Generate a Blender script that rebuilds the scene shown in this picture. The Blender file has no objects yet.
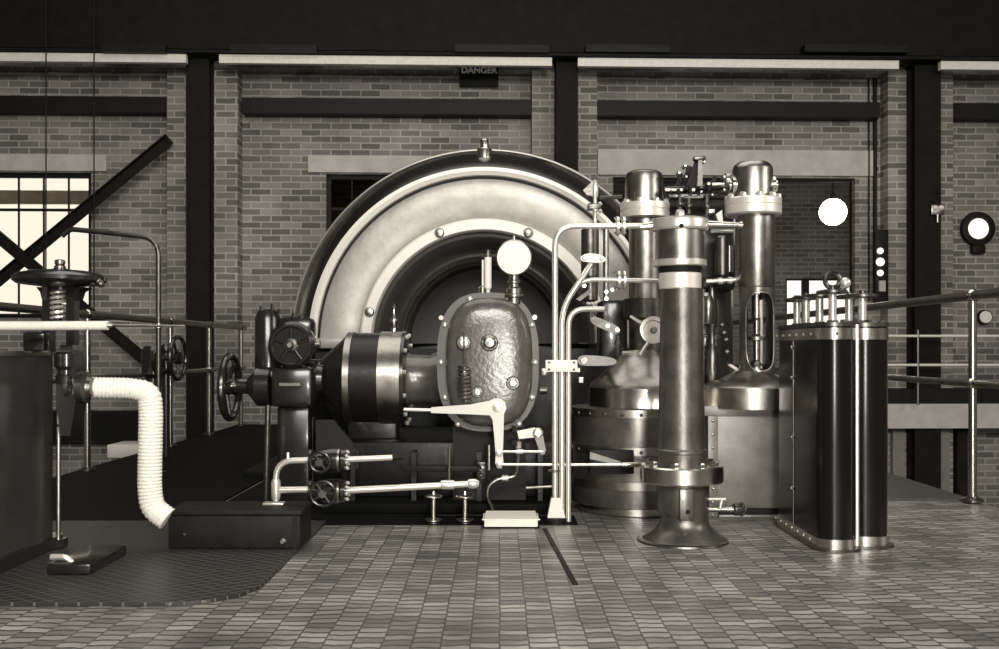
import bpy, bmesh, math, random
from mathutils import Vector, Matrix
random.seed(7)
PI = math.pi
col = bpy.context.scene.collection
CH = 0.8            # eye height
F = 1000.0          # focal length in px
HZ = 350.0          # horizon row
CX = 499.5

def W(px, py, d):
    return Vector(((px-CX)*d/F, d, CH+(HZ-py)*d/F))

# ------------------------------------------------------------------ materials
MATS = {}
TINT = (1.0, 0.94, 0.845)
def shade(v):
    return (v*TINT[0], v*TINT[1], v*TINT[2], 1)
def mat(name, v, rough=0.5, metal=0.0, bump=0.0, bscale=40, var=0.0, vscale=6, coat=0.0, emit=0.0, rvar=0.0, spec=None):
    m = bpy.data.materials.new(name); m.use_nodes = True
    nt = m.node_tree; b = nt.nodes['Principled BSDF']
    b.inputs['Base Color'].default_value = shade(v)
    b.inputs['Roughness'].default_value = rough
    b.inputs['Metallic'].default_value = metal
    if spec is not None: b.inputs['Specular IOR Level'].default_value = spec
    if coat: b.inputs['Coat Weight'].default_value = coat; b.inputs['Coat Roughness'].default_value = 0.12
    if emit:
        b.inputs['Emission Color'].default_value = shade(1); b.inputs['Emission Strength'].default_value = emit
    tc = nt.nodes.new('ShaderNodeTexCoord')
    if var or rvar:
        n = nt.nodes.new('ShaderNodeTexNoise'); n.inputs['Scale'].default_value = vscale; n.inputs['Detail'].default_value = 6
        n.inputs['Roughness'].default_value = 0.65
        nt.links.new(tc.outputs['Object'], n.inputs['Vector'])
        if var:
            r = nt.nodes.new('ShaderNodeValToRGB')
            r.color_ramp.elements[0].position = 0.3; r.color_ramp.elements[1].position = 0.7
            r.color_ramp.elements[0].color = shade(v*(1-var)); r.color_ramp.elements[1].color = shade(min(1, v*(1+var)))
            nt.links.new(n.outputs['Fac'], r.inputs['Fac']); nt.links.new(r.outputs['Color'], b.inputs['Base Color'])
        if rvar:
            mr = nt.nodes.new('ShaderNodeMapRange')
            mr.inputs['To Min'].default_value = max(0.02, rough-rvar); mr.inputs['To Max'].default_value = rough+rvar
            nt.links.new(n.outputs['Fac'], mr.inputs['Value']); nt.links.new(mr.outputs['Result'], b.inputs['Roughness'])
    if bump:
        n2 = nt.nodes.new('ShaderNodeTexNoise'); n2.inputs['Scale'].default_value = bscale; n2.inputs['Detail'].default_value = 4
        bp = nt.nodes.new('ShaderNodeBump'); bp.inputs['Strength'].default_value = bump; bp.inputs['Distance'].default_value = 0.01
        nt.links.new(tc.outputs['Object'], n2.inputs['Vector']); nt.links.new(n2.outputs['Fac'], bp.inputs['Height'])
        nt.links.new(bp.outputs['Normal'], b.inputs['Normal'])
    MATS[name] = m
    return m

def brickmat(name, c1, c2, mortar, bw, bh, ms, floor=False, offset=0.5, rough=0.85, bump=0.5, sq=1.0, coat=0.0):
    m = bpy.data.materials.new(name); m.use_nodes = True
    nt = m.node_tree; b = nt.nodes['Principled BSDF']; b.inputs['Roughness'].default_value = rough
    if coat: b.inputs['Coat Weight'].default_value = coat; b.inputs['Coat Roughness'].default_value = 0.35
    tc = nt.nodes.new('ShaderNodeTexCoord'); sp = nt.nodes.new('ShaderNodeSeparateXYZ'); cb = nt.nodes.new('ShaderNodeCombineXYZ')
    nt.links.new(tc.outputs['Object'], sp.inputs[0])
    if floor:
        ky = nt.nodes.new('ShaderNodeMath'); ky.operation = 'MULTIPLY'; ky.inputs[1].default_value = 0.42; nt.links.new(sp.outputs[1], ky.inputs[0])
        kx = nt.nodes.new('ShaderNodeMath'); kx.operation = 'MULTIPLY'; kx.inputs[1].default_value = 1.25; nt.links.new(sp.outputs[0], kx.inputs[0])
        nt.links.new(ky.outputs[0], cb.inputs[0]); nt.links.new(kx.outputs[0], cb.inputs[1])
    else:
        ad = nt.nodes.new('ShaderNodeMath'); ad.operation = 'ADD'
        nt.links.new(sp.outputs[0], ad.inputs[0]); nt.links.new(sp.outputs[1], ad.inputs[1])
        nt.links.new(ad.outputs[0], cb.inputs[0]); nt.links.new(sp.outputs[2], cb.inputs[1])
    # slight wobble so the courses are not ruler-straight
    nz = nt.nodes.new('ShaderNodeTexNoise'); nz.inputs['Scale'].default_value = 9 if not floor else 14
    nt.links.new(cb.outputs[0], nz.inputs['Vector'])
    mx = nt.nodes.new('ShaderNodeMixRGB'); mx.blend_type = 'LINEAR_LIGHT'; mx.inputs[0].default_value = 0.006 if floor else 0.006
    nt.links.new(cb.outputs[0], mx.inputs[1]); nt.links.new(nz.outputs['Color'], mx.inputs[2])
    br = nt.nodes.new('ShaderNodeTexBrick'); br.offset = offset; br.squash = sq
    br.inputs['Scale'].default_value = 1.0
    br.inputs['Brick Width'].default_value = bw; br.inputs['Row Height'].default_value = bh
    br.inputs['Mortar Size'].default_value = ms; br.inputs['Mortar Smooth'].default_value = 0.3; br.inputs['Bias'].default_value = 0.0
    br.inputs['Color1'].default_value = shade(c1); br.inputs['Color2'].default_value = shade(c2); br.inputs['Mortar'].default_value = shade(mortar)
    nt.links.new(mx.outputs[0], br.inputs['Vector'])
    big = nt.nodes.new('ShaderNodeTexNoise'); big.inputs['Scale'].default_value = 1.3 if not floor else 3.0; big.inputs['Detail'].default_value = 5
    nt.links.new(tc.outputs['Object'], big.inputs['Vector'])
    mr = nt.nodes.new('ShaderNodeMapRange'); mr.inputs['From Min'].default_value = 0.3; mr.inputs['From Max'].default_value = 0.7
    mr.inputs['To Min'].default_value = 0.55 if floor else 0.7; mr.inputs['To Max'].default_value = 1.35 if floor else 1.25
    nt.links.new(big.outputs['Fac'], mr.inputs['Value'])
    mu = nt.nodes.new('ShaderNodeMixRGB'); mu.blend_type = 'MULTIPLY'; mu.inputs[0].default_value = 1
    nt.links.new(br.outputs['Color'], mu.inputs[1]); nt.links.new(mr.outputs['Result'], mu.inputs[2])
    nt.links.new(mu.outputs[0], b.inputs['Base Color'])
    inv = nt.nodes.new('ShaderNodeMath'); inv.operation = 'SUBTRACT'; inv.inputs[0].default_value = 1
    nt.links.new(br.outputs['Fac'], inv.inputs[1])
    bp = nt.nodes.new('ShaderNodeBump'); bp.inputs['Strength'].default_value = bump; bp.inputs['Distance'].default_value = 0.006
    nt.links.new(inv.outputs[0], bp.inputs['Height']); nt.links.new(bp.outputs['Normal'], b.inputs['Normal'])
    MATS[name] = m

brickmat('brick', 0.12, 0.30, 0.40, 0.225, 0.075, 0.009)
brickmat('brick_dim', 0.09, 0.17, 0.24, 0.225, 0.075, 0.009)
brickmat('paving', 0.13, 0.35, 0.06, 0.0205, 0.100, 0.0034, floor=True, offset=0.5, rough=0.42, bump=0.55, coat=0.3)
mat('steel_black', 0.009, 0.55, var=0.3, spec=0.2)
mat('casing_black', 0.006, 0.22, spec=0.3)
mat('girder', 0.010, 0.7, var=0.3, spec=0.15)
mat('enamel', 0.014, 0.25, coat=0.35, bump=0.06, bscale=22)
mat('lever_grey', 0.30, 0.5, var=0.2, vscale=30)
mat('pale_cast', 0.62, 0.45, metal=0.15)
mat('dial_added_glow', 0.85, 0.5, emit=0.75)  # pale dial face with an added glow to brighten it
mat('clad_skin', 0.17, 0.42, metal=0.25, var=0.3, vscale=8)
mat('enamel_rough', 0.008, 0.38, bump=0.12, bscale=30, spec=0.3)
mat('cast_cover', 0.12, 0.25, metal=0.3, bump=0.14, bscale=50, var=0.3, vscale=14)
mat('disc_paint', 0.38, 0.36, bump=0.10, bscale=25, var=0.15, vscale=9, metal=0.25)
mat('enamel_grey', 0.05, 0.3, metal=.2, var=.2)
mat('white_metal', 0.8, 0.4, metal=0.5)
mat('case_grey', 0.085, 0.45, metal=.2, var=.2)
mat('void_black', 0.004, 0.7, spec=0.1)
mat('clad_dark', 0.05, 0.6, var=.3)
mat('bowl', 0.055, 0.4, metal=0.2, bump=.08)
mat('white_band', 0.85, 0.35)
mat('white_paint', 0.82, 0.45, var=0.06)
mat('steel', 0.62, 0.24, metal=1.0, rvar=0.08, vscale=20)
mat('steel_dull', 0.34, 0.33, metal=1.0, rvar=0.1, vscale=14, var=0.25)
mat('steel_dark', 0.13, 0.32, metal=0.9, bump=0.1, bscale=50, var=0.3, vscale=12, rvar=0.08)
mat('bright', 0.80, 0.30, metal=0.7)
mat('tank_skin', 0.20, 0.30, metal=0.85, var=0.35, vscale=7, rvar=0.1)
mat('column_cast', 0.15, 0.38, metal=0.8, bump=0.1, bscale=70, var=0.35, vscale=9, rvar=0.08)
mat('concrete', 0.52, 0.85, var=0.15, vscale=5)
mat('concrete_dim', 0.22, 0.9, var=0.2, vscale=4)
mat('rail_white', 0.80, 0.6, var=0.1, vscale=30)
mat('wood', 0.010, 0.6, spec=0.2, var=0.4, vscale=12, bump=0.1)
mat('lagging', 0.86, 0.9, bump=0.5, bscale=60, var=0.05)
mat('dial', 0.85, 0.5)
mat('glass_lamp', 0.9, 0.3, emit=14)
mat('letter', 0.75, 0.7)
mat('sky_pane', 0.7, 0.4, emit=0.0)
mat('pit_floor', 0.03, 0.9, var=0.3)

# chequer plate
def chequer():
    m = bpy.data.materials.new('chequer'); m.use_nodes = True
    nt = m.node_tree; b = nt.nodes['Principled BSDF']
    b.inputs['Roughness'].default_value = 0.45; b.inputs['Metallic'].default_value = 0.35
    tc = nt.nodes.new('ShaderNodeTexCoord'); sp = nt.nodes.new('ShaderNodeSeparateXYZ'); nt.links.new(tc.outputs['Object'], sp.inputs[0])
    outs = []
    for sx in (1, -1):
        a = nt.nodes.new('ShaderNodeMath'); a.operation = 'MULTIPLY'; a.inputs[1].default_value = sx*0.75; nt.links.new(sp.outputs[0], a.inputs[0])
        s = nt.nodes.new('ShaderNodeMath'); s.operation = 'ADD'; nt.links.new(a.outputs[0], s.inputs[0]); nt.links.new(sp.outputs[1], s.inputs[1])
        k = nt.nodes.new('ShaderNodeMath'); k.operation = 'MULTIPLY'; k.inputs[1].default_value = 2*PI/0.052; nt.links.new(s.outputs[0], k.inputs[0])
        c = nt.nodes.new('ShaderNodeMath'); c.operation = 'COSINE'; nt.links.new(k.outputs[0], c.inputs[0])
        outs.append(c)
    mx = nt.nodes.new('ShaderNodeMath'); mx.operation = 'MAXIMUM'; nt.links.new(outs[0].outputs[0], mx.inputs[0]); nt.links.new(outs[1].outputs[0], mx.inputs[1])
    g = nt.nodes.new('ShaderNodeMapRange'); g.inputs['From Min'].default_value = 0.86; g.inputs['From Max'].default_value = 0.99
    nt.links.new(mx.outputs[0], g.inputs['Value'])
    r = nt.nodes.new('ShaderNodeValToRGB'); r.color_ramp.elements[0].color = shade(0.032); r.color_ramp.elements[1].color = shade(0.12)
    nt.links.new(g.outputs['Result'], r.inputs['Fac']); nt.links.new(r.outputs['Color'], b.inputs['Base Color'])
    bp = nt.nodes.new('ShaderNodeBump'); bp.inputs['Strength'].default_value = 0.5; bp.inputs['Distance'].default_value = 0.004
    nt.links.new(g.outputs['Result'], bp.inputs['Height']); nt.links.new(bp.outputs['Normal'], b.inputs['Normal'])
    MATS['chequer'] = m
chequer()
def glassmat():
    m = bpy.data.materials.new('glass'); m.use_nodes = True
    b = m.node_tree.nodes['Principled BSDF']
    b.inputs['Base Color'].default_value = shade(0.9); b.inputs['Roughness'].default_value = 0.05
    b.inputs['Transmission Weight'].default_value = 1.0; b.inputs['IOR'].default_value = 1.02
    MATS['glass'] = m
glassmat()

# ------------------------------------------------------------------ mesh builder
def frame(axis):
    a = Vector(axis).normalized()
    ref = Vector((0, 0, 1)) if abs(a.z) < 0.9 else Vector((1, 0, 0))
    u = a.cross(ref).normalized(); v = a.cross(u).normalized()
    return a, u, v

def fillet(pts, rad, n=6):
    pts = [Vector(p) for p in pts]
    out = [pts[0]]
    for i in range(1, len(pts)-1):
        p, a, b = pts[i], pts[i-1], pts[i+1]
        da, db = (a-p), (b-p)
        r = min(rad, da.length*0.49, db.length*0.49)
        A = p+da.normalized()*r; B = p+db.normalized()*r
        for k in range(n+1):
            t = k/n
            out.append((1-t)**2*A+2*t*(1-t)*p+t*t*B)
    out.append(pts[-1])
    return out

class MB:
    def __init__(self): self.bm = bmesh.new()
    def ring(self, pts): return [self.bm.verts.new(p) for p in pts]
    def skin(self, rings, closed=True, cap0=True, cap1=True):
        for a, b in zip(rings, rings[1:]):
            n = len(a)
            for i in range(n if closed else n-1):
                j = (i+1) % n
                if len(a) == len(b):
                    try: self.bm.faces.new((a[i], a[j], b[j], b[i]))
                    except ValueError: pass
        if cap0: self.bm.faces.new(list(reversed(rings[0])))
        if cap1: self.bm.faces.new(rings[-1])
        return self
    def box(self, c, s, rot=None, bev=0.0):
        M = Matrix.Translation(Vector(c)) @ (rot.to_4x4() if rot else Matrix()) @ Matrix.Diagonal((s[0], s[1], s[2], 1))
        r = bmesh.ops.create_cube(self.bm, size=1.0, matrix=M)
        if bev:
            es = {e for v in r['verts'] for e in v.link_edges}
            bmesh.ops.bevel(self.bm, geom=list(es), offset=bev, segments=2, affect='EDGES', profile=0.5)
        return self
    def ext(self, x0, x1, y0, y1, z0, z1, bev=0.0):
        return self.box(((x0+x1)/2, (y0+y1)/2, (z0+z1)/2), (abs(x1-x0), abs(y1-y0), abs(z1-z0)), bev=bev)
    def pbox(self, px0, py0, px1, py1, d0, d1, bev=0.0):
        a = W(px0, py0, d0); b = W(px1, py1, d0)
        return self.ext(a.x, b.x, d0, d1, b.z, a.z, bev)
    def cyl(self, p0, p1, r0, r1=None, seg=20):
        p0, p1 = Vector(p0), Vector(p1); r1 = r0 if r1 is None else r1
        return self.lathe(p0, p1-p0, [(r0, 0), (r1, (p1-p0).length)], seg)
    def lathe(self, o, axis, prof, seg=40, a0=0.0, a1=2*PI):
        o = Vector(o); a, u, v = frame(axis)
        full = abs(a1-a0-2*PI) < 1e-5
        n = seg if full else seg+1
        rings = []
        for r, t in prof:
            r = max(r, 1e-4)
            rings.append(self.ring([o+a*t+(u*math.cos(a0+(a1-a0)*k/seg)+v*math.sin(a0+(a1-a0)*k/seg))*r for k in range(n)]))
        self.skin(rings, closed=full, cap0=full, cap1=full)
        return self
    def lz(self, px, d, prof, seg=48):
        # vertical turned piece, profile [(radius px, row px)...] top to bottom
        s = d/F; b = W(px, HZ, d)
        return self.lathe((b.x, d, CH), (0, 0, 1), [(r*s, (HZ-y)*s) for r, y in reversed(prof)], seg)
    def tube(self, pts, r, seg=12, bend=0.0, ripple=0.0, pitch=0.02):
        pts = [Vector(p) for p in pts]
        if bend: pts = fillet(pts, bend)
        if ripple:
            L = [0]
            for a, b in zip(pts, pts[1:]): L.append(L[-1]+(b-a).length)
            n = int(L[-1]/(pitch/4)); q = []
            j = 0
            for k in range(n+1):
                t = L[-1]*k/n
                while j < len(pts)-2 and L[j+1] < t: j += 1
                q.append(pts[j].lerp(pts[j+1], (t-L[j])/max(1e-9, L[j+1]-L[j])))
            pts = q
        d = (pts[1]-pts[0]).normalized(); _, u, v = frame(d); rings = []
        acc = 0
        for i, p in enumerate(pts):
            if i == 0: t = d
            elif i == len(pts)-1: t = (pts[i]-pts[i-1]).normalized()
            else:
                t = (pts[i+1]-pts[i]).normalized()+(pts[i]-pts[i-1]).normalized(); t.normalize()
            u = (u-t*u.dot(t)).normalized(); w = t.cross(u)
            if i: acc += (pts[i]-pts[i-1]).length
            rr = r(acc) if callable(r) else r
            if ripple: rr = rr+ripple*math.cos(2*PI*acc/pitch)
            rings.append(self.ring([p+(u*math.cos(2*PI*k/seg)+w*math.sin(2*PI*k/seg))*rr for k in range(seg)]))
        return self.skin(rings)
    def torus(self, c, axis, R, r, seg=36, ms=10, a0=0, a1=2*PI):
        c = Vector(c); a, u, v = frame(axis); full = abs(a1-a0-2*PI) < 1e-5
        rings = []
        n = seg if full else seg+1
        for k in range(n):
            t = a0+(a1-a0)*k/seg; e = u*math.cos(t)+v*math.sin(t)
            rings.append(self.ring([c+e*(R+r*math.cos(2*PI*m/ms))+a*(r*math.sin(2*PI*m/ms)) for m in range(ms)]))
        if full: rings.append(rings[0])
        return self.skin(rings, cap0=not full, cap1=not full)
    def prism(self, pts2, fn0, fn1):
        return self.skin([self.ring([fn0(p) for p in pts2]), self.ring([fn1(p) for p in pts2])])
    def pprism(self, pts, d0, d1):      # outline given as image points on the plane at depth d0, extruded straight back
        w = [W(x, y, d0) for x, y in pts]
        return self.skin([self.ring(w), self.ring([Vector((p.x, d1, p.z)) for p in w])])
    def dome(self, o, axis, r, h=None, seg=14):
        h = r if h is None else h
        return self.lathe(o, axis, [(r*math.cos(t*PI/10), h*math.sin(t*PI/10)) for t in range(0, 5)]+[(r*0.02, h)], seg)
    def sphere(self, c, r, seg=16):
        return self.lathe(Vector(c)-Vector((0, 0, r)), (0, 0, 1), [(r*math.sin(PI*k/12), r-r*math.cos(PI*k/12)) for k in range(13)], seg)
    def hexn(self, o, axis, r, h): return self.lathe(o, axis, [(r, 0), (r, h*0.8), (r*0.85, h)], 6)
    def helix(self, p0, p1, R, r, turns):
        p0, p1 = Vector(p0), Vector(p1); a, u, v = frame(p1-p0); n = turns*14
        return self.tube([p0.lerp(p1, k/n)+(u*math.cos(2*PI*k/14)+v*math.sin(2*PI*k/14))*R for k in range(n+1)], r, 6)
    def to(self, name, m, parent=None, loc=None, rot=0.0, label=None, local=False, sharp=32):
        bm = self.bm
        bmesh.ops.recalc_face_normals(bm, faces=bm.faces)
        for f in bm.faces: f.smooth = True
        for e in bm.edges:
            if len(e.link_faces) == 2 and e.calc_face_angle(0) > math.radians(sharp): e.smooth = False
        off = Vector((0, 0, 0))
        if parent is not None:
            q = parent
            while q is not None: off += q.location; q = q.parent
        elif loc is not None: off = Vector(loc)
        if not local: bmesh.ops.translate(bm, verts=bm.verts, vec=-off)
        me = bpy.data.meshes.new(name); bm.to_mesh(me); bm.free()
        me.materials.append(MATS[m] if isinstance(m, str) else m)
        o = bpy.data.objects.new(name, me); col.objects.link(o)
        if parent is not None: o.parent = parent
        elif loc is not None: o.location = Vector(loc); o.rotation_euler.z = rot
        if label: o['label'] = label
        return o

def thing(name, label, cat, loc, group=None):
    o = bpy.data.objects.new(name, None); col.objects.link(o); o.location = Vector(loc); o.empty_display_size = 0.05
    o['label'] = label; o['category'] = cat
    if group: o['group'] = group
    return o
def tag(o, label, cat, group=None, kind=None):
    o['label'] = label; o['category'] = cat
    if group: o['group'] = group
    if kind: o['kind'] = kind
    return o
def struct(o, label=None):
    o['kind'] = 'structure'
    if label: o['label'] = label; 
    return o
def copy_tree(o, parent=None):
    c = o.copy(); col.objects.link(c); c.parent = parent
    for ch in list(o.children): copy_tree(ch, c)
    return c
def smooth_poly(pts, n=3):                    # Chaikin rounding of an outline
    for _ in range(n):
        q = []
        for i in range(len(pts)):
            a, b = pts[i], pts[(i+1) % len(pts)]
            q += [(a[0]*.75+b[0]*.25, a[1]*.75+b[1]*.25), (a[0]*.25+b[0]*.75, a[1]*.25+b[1]*.75)]
        pts = q
    return pts
def superell(cx, cy, a, b, e=2.6, n=48):
    o = []
    for k in range(n):
        t = 2*PI*k/n; c, s = math.cos(t), math.sin(t)
        o.append((cx+a*math.copysign(abs(c)**(2/e), c), cy+b*math.copysign(abs(s)**(2/e), s)))
    return o
def wheel(root, c, axis, R, r, nsp=5, m='enamel', hub=None, dish=0.0):
    c = Vector(c); a, u, v = frame(axis); hub = hub or R*0.2
    MB().torus(c, axis, R, r).to('rim', m, root)
    MB().lathe(c-a*(r*1.6+dish), a, [(hub*.8, 0), (hub, r*.6), (hub, r*2.8), (hub*.7, r*3.4)], 20).to('hub', m, root)
    for k in range(nsp):
        t = 2*PI*k/nsp+0.3; e = u*math.cos(t)+v*math.sin(t)
        MB().cyl(c-a*dish+e*hub*.7, c+e*(R-r*.3), r*.75, r*.6, 8).to('spoke', m, root)

# ------------------------------------------------------------------ the building
WY = 11.4; WT = math.atan(0.031)
WM = Matrix.Translation((0, WY, 0)) @ Matrix.Rotation(WT, 4, 'Z'); WI = WM.inverted()
def WL(px, py, v):      # image point -> wall coordinates on the plane standing v in front (v<0) of the wall face
    d = Vector(((px-CX)/F, 1, (HZ-py)/F)); o = Vector((0, 0, CH))
    lo = WI @ o; ld = WI.to_3x3() @ d
    t = (v-lo.y)/ld.y
    return lo+ld*t
def wb(m, px0, py0, px1, py1, v0, v1, bev=0.0):
    a = WL(px0, py0, v0); b = WL(px1, py1, v0)
    return m.ext(a.x, b.x, v0, v1, b.z, a.z, bev)
def wall_obj(m, name, material, kind=True):
    o = m.to(name, material, local=True, loc=(0, WY, 0), rot=WT)
    if kind: o['kind'] = 'structure'
    return o
def wpt(px, py, v=0.0): return WM @ WL(px, py, v)

XL, XR, ZB, ZT = -7.5, 8.0, -2.2, 6.2
# openings (wall coordinates)
def rect(px0, py0, px1, py1):
    a = WL(px0, py0, 0); b = WL(px1, py1, 0); return (a.x, b.x, b.z, a.z)
OP = [rect(-35, 172, 91, 318), rect(326, 174, 452, 310), rect(613, 177, 855, 412)]
xs = sorted({XL, XR}|{o[0] for o in OP}|{o[1] for o in OP}); zs = sorted({ZB, ZT}|{o[2] for o in OP}|{o[3] for o in OP})
m = MB()
for x0, x1 in zip(xs, xs[1:]):
    blocks = [(o[2], o[3]) for o in OP if x0 >= o[0]-1e-6 and x1 <= o[1]+1e-6]
    z = ZB
    for a, b in sorted(blocks):
        m.ext(x0, x1, 0, 0.14, z, a); z = b
    m.ext(x0, x1, 0, 0.14, z, ZT)
wall_obj(m, 'wall_back', 'brick')

# pilasters (pairs, with the steel stanchion standing between each pair)
n = 1
for (a, b, c, d, e, f, st) in ((167, 187, 187, 209, 209, 238, 0), (532, 557, 557, 578, 578, 597, 0), (888, 916, 916, 941, 941, 953, 0)):
    m = MB(); wb(m, a, 70, b, 700, -0.22, 0.0); wb(m, b-1, 70, c+1, 700, -0.10, 0); wb(m, e, 70, f, 700, -0.22, 0)
    # clip lengths to pit floor / beam
    wall_obj(m, 'trim_%d' % n, 'brick'); n += 1
# steel stanchions: H section
for i, (a, b) in enumerate(((186, 209), (556, 578), (915, 941))):
    m = MB()
    A = WL(a, 60, -0.45); B = WL(b, 60, -0.45)
    zt = WL(a, 54, -0.5).z
    m.ext(A.x, B.x, -0.45, -0.425, ZB, zt); m.ext(A.x, B.x, -0.26, -0.235, ZB, zt); xm = (A.x+B.x)/2; m.ext(xm-.012, xm+.012, -0.43, -0.25, ZB, zt)
    wall_obj(m, 'trim_%d' % n, 'girder'); n += 1
# crane girder and its rail strip
m = MB(); g0 = WL(0, 55, -0.5).z
m.ext(XL, XR, -0.52, -0.50, g0+.08, ZT-.05); m.ext(XL, XR, -0.66, -0.34, g0, g0+.03)
wall_obj(m, 'trim_%d' % n, 'girder'); n += 1
m = MB()
for a, b in ((-40, 186), (219, 552), (578, 899), (941, 1050)):
    p = WL(a, 55, -0.62); q = WL(b, 55, -0.62); zc = WL(500, 56.5, -0.62).z
    m.ext(p.x, q.x, -0.62, -0.55, zc-0.095, zc-0.005)
wall_obj(m, 'trim_%d' % n, 'rail_white'); n += 1
m = MB()
for a, b in ((105, 168), (232, 318), (455, 548), (585, 668), (802, 905)):
    p = WL(a, 45, -0.6); q = WL(b, 45, -0.6); m.ext(p.x, q.x, -0.70, -0.52, p.z-.10, p.z-.02)
wall_obj(m, 'trim_%d' % n, 'steel_black'); n += 1
# dark band beam high on the wall
for a, b in ((-40, 167), (242, 532), (597, 880), (952, 1060)):
    m = MB(); p = WL(a, 99, -0.2); q = WL(b, 99, -0.2); zc = WL(500, 107, -0.2).z
    m.ext(p.x, q.x, -0.20, -0.002, zc-.085, zc+.085); wall_obj(m, 'trim_%d' % n, 'steel_black'); n += 1
# brick corbel under the crane rail (a little proud)
m = MB(); p = WL(-40, 70, -.05); zc = WL(500, 66, -.05).z
m.ext(XL, XR, -0.06, 0, zc-.10, zc+.05); wall_obj(m, 'trim_%d' % n, 'brick_dim'); n += 1
# lintels
for a, b, y0, y1 in ((-45, 106, 154, 171), (308, 470, 155, 173), (598, 874, 149, 176)):
    m = MB(); wb(m, a, y0, b, y1, -0.03, 0.1); wall_obj(m, 'trim_%d' % n, 'concrete'); n += 1
# low dark beam on the left, pale kerb of the far gallery on the right
m = MB(); wb(m, -45, 412, 166, 441, -0.25, 0); wall_obj(m, 'trim_%d' % n, 'girder'); n += 1
m = MB(); wb(m, 820, 404, 1060, 428, -0.50, 0); wall_obj(m, 'trim_%d' % n, 'concrete'); n += 1
m = MB(); wb(m, 820, 389, 1060, 404, -0.49, 0); wall_obj(m, 'trim_%d' % n, 'steel_black'); n += 1
for a, b, mt in ((893, 905, 'concrete_dim'), (935, 950, 'concrete_dim'), (958, 968, 'steel_black')):
    m = MB(); wb(m, a, 428, b, 700, -0.3, -0.1); wall_obj(m, 'trim_%d' % n, mt); n += 1

# windows
def window(idx, op, nx, nz, frame_mat, zbars=None):
    x0, x1, z0, z1 = op
    r = MB(); t = .05
    r.ext(x0, x1, .06, .11, z1-t, z1); r.ext(x0, x1, .06, .11, z0, z0+t); r.ext(x0, x0+t, .06, .11, z0, z1); r.ext(x1-t, x1, .06, .11, z0, z1)
    w = r.to('window_%d' % idx, frame_mat, local=True, loc=(0, WY, 0), rot=WT); w['kind'] = 'structure'
    b = MB()
    for k in range(1, nx): xx = x0+(x1-x0)*k/nx; b.ext(xx-.007, xx+.007, .07, .10, z0, z1)
    for k in (zbars or [z0+(z1-z0)*k/nz for k in range(1, nz)]): b.ext(x0, x1, .07, .10, k-.015, k+.015)
    bo = b.to('glazing_bars', frame_mat, local=True); bo.parent = w
    g = MB().ext(x0+t, x1-t, .082, .087, z0+t, z1-t).to('window_pane', 'glass', local=True); g.parent = w
    return w
window(1, OP[0], 5, 4, 'steel_black', [WL(50, y, .08).z for y in (210,)])
m = MB(); wb(m, -35, 190, 91, 204, .19, .24); m_ = wall_obj(m, 'trim_%d' % n, 'concrete_dim'); n += 1
window(2, OP[1], 5, 4, 'steel_black')
# frame of the wide opening
x0, x1, z0, z1 = OP[2]
m = MB(); m.ext(x0, x0+.03, .09, .14, z0, z1); m.ext(x1-.012, x1, .09, .14, z0, z1); m.ext(x0, x1, .09, .14, z1-.03, z1)
wall_obj(m, 'door_1', 'steel_black')

# room beyond the opening
m = MB(); m.ext(1.2, 4.72, 16.5, 16.7, ZB, ZT); m.ext(5.85, 9.0, 16.5, 16.7, ZB, ZT); m.ext(4.72, 5.85, 16.5, 16.7, ZB, .9); m.ext(4.72, 5.85, 16.5, 16.7, 1.98, ZT)
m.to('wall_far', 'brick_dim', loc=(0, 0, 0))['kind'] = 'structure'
m = MB(); m.ext(4.72, 4.75, 16.52, 16.6, .9, 1.98); m.ext(5.82, 5.85, 16.52, 16.6, .9, 1.98); m.ext(4.72, 5.85, 16.52, 16.6, 1.95, 1.98); m.ext(4.72, 5.85, 16.52, 16.6, .9, .93); m.ext(5.0, 5.12, 16.53, 16.58, .9, 1.98)
m.to('window_3', 'steel_black', loc=(0, 0, 0))['kind'] = 'structure'
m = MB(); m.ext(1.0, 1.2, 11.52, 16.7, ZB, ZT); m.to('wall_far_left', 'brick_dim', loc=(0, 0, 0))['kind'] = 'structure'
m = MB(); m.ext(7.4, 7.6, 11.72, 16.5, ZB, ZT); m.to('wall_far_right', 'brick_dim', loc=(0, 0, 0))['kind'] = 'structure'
m = MB(); m.ext(1.2, 7.4, 11.78, 16.5, ZT-.2, ZT); m.to('ceiling_far', 'girder', loc=(0, 0, 0))['kind'] = 'structure'
m = MB(); m.ext(1.2, 7.4, 11.78, 16.5, -.3, -.05); m.to('floor_far', 'concrete_dim', loc=(0, 0, 0))['kind'] = 'structure'
# dark store behind the middle window
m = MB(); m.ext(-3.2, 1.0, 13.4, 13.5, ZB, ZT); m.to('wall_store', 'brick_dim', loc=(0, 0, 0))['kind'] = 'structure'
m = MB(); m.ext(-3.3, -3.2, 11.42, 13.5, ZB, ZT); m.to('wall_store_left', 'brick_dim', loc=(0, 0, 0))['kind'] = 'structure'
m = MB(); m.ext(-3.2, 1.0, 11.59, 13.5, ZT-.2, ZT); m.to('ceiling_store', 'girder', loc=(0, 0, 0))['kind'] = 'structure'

# main floor strip with a pit each side
FX0, FX1, FY1 = -2.78, 2.52, 10.7
m = MB(); m.ext(FX0, FX1, -3.0, FY1, -0.30, 0.0)
m.to('floor', 'paving', loc=(0, 0, 0))['kind'] = 'structure'
m = MB(); m.ext(-8, 8.2, -7, 12.2, ZB-.1, ZB); m.to('floor_pit', 'pit_floor', loc=(0, 0, 0))['kind'] = 'structure'
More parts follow.
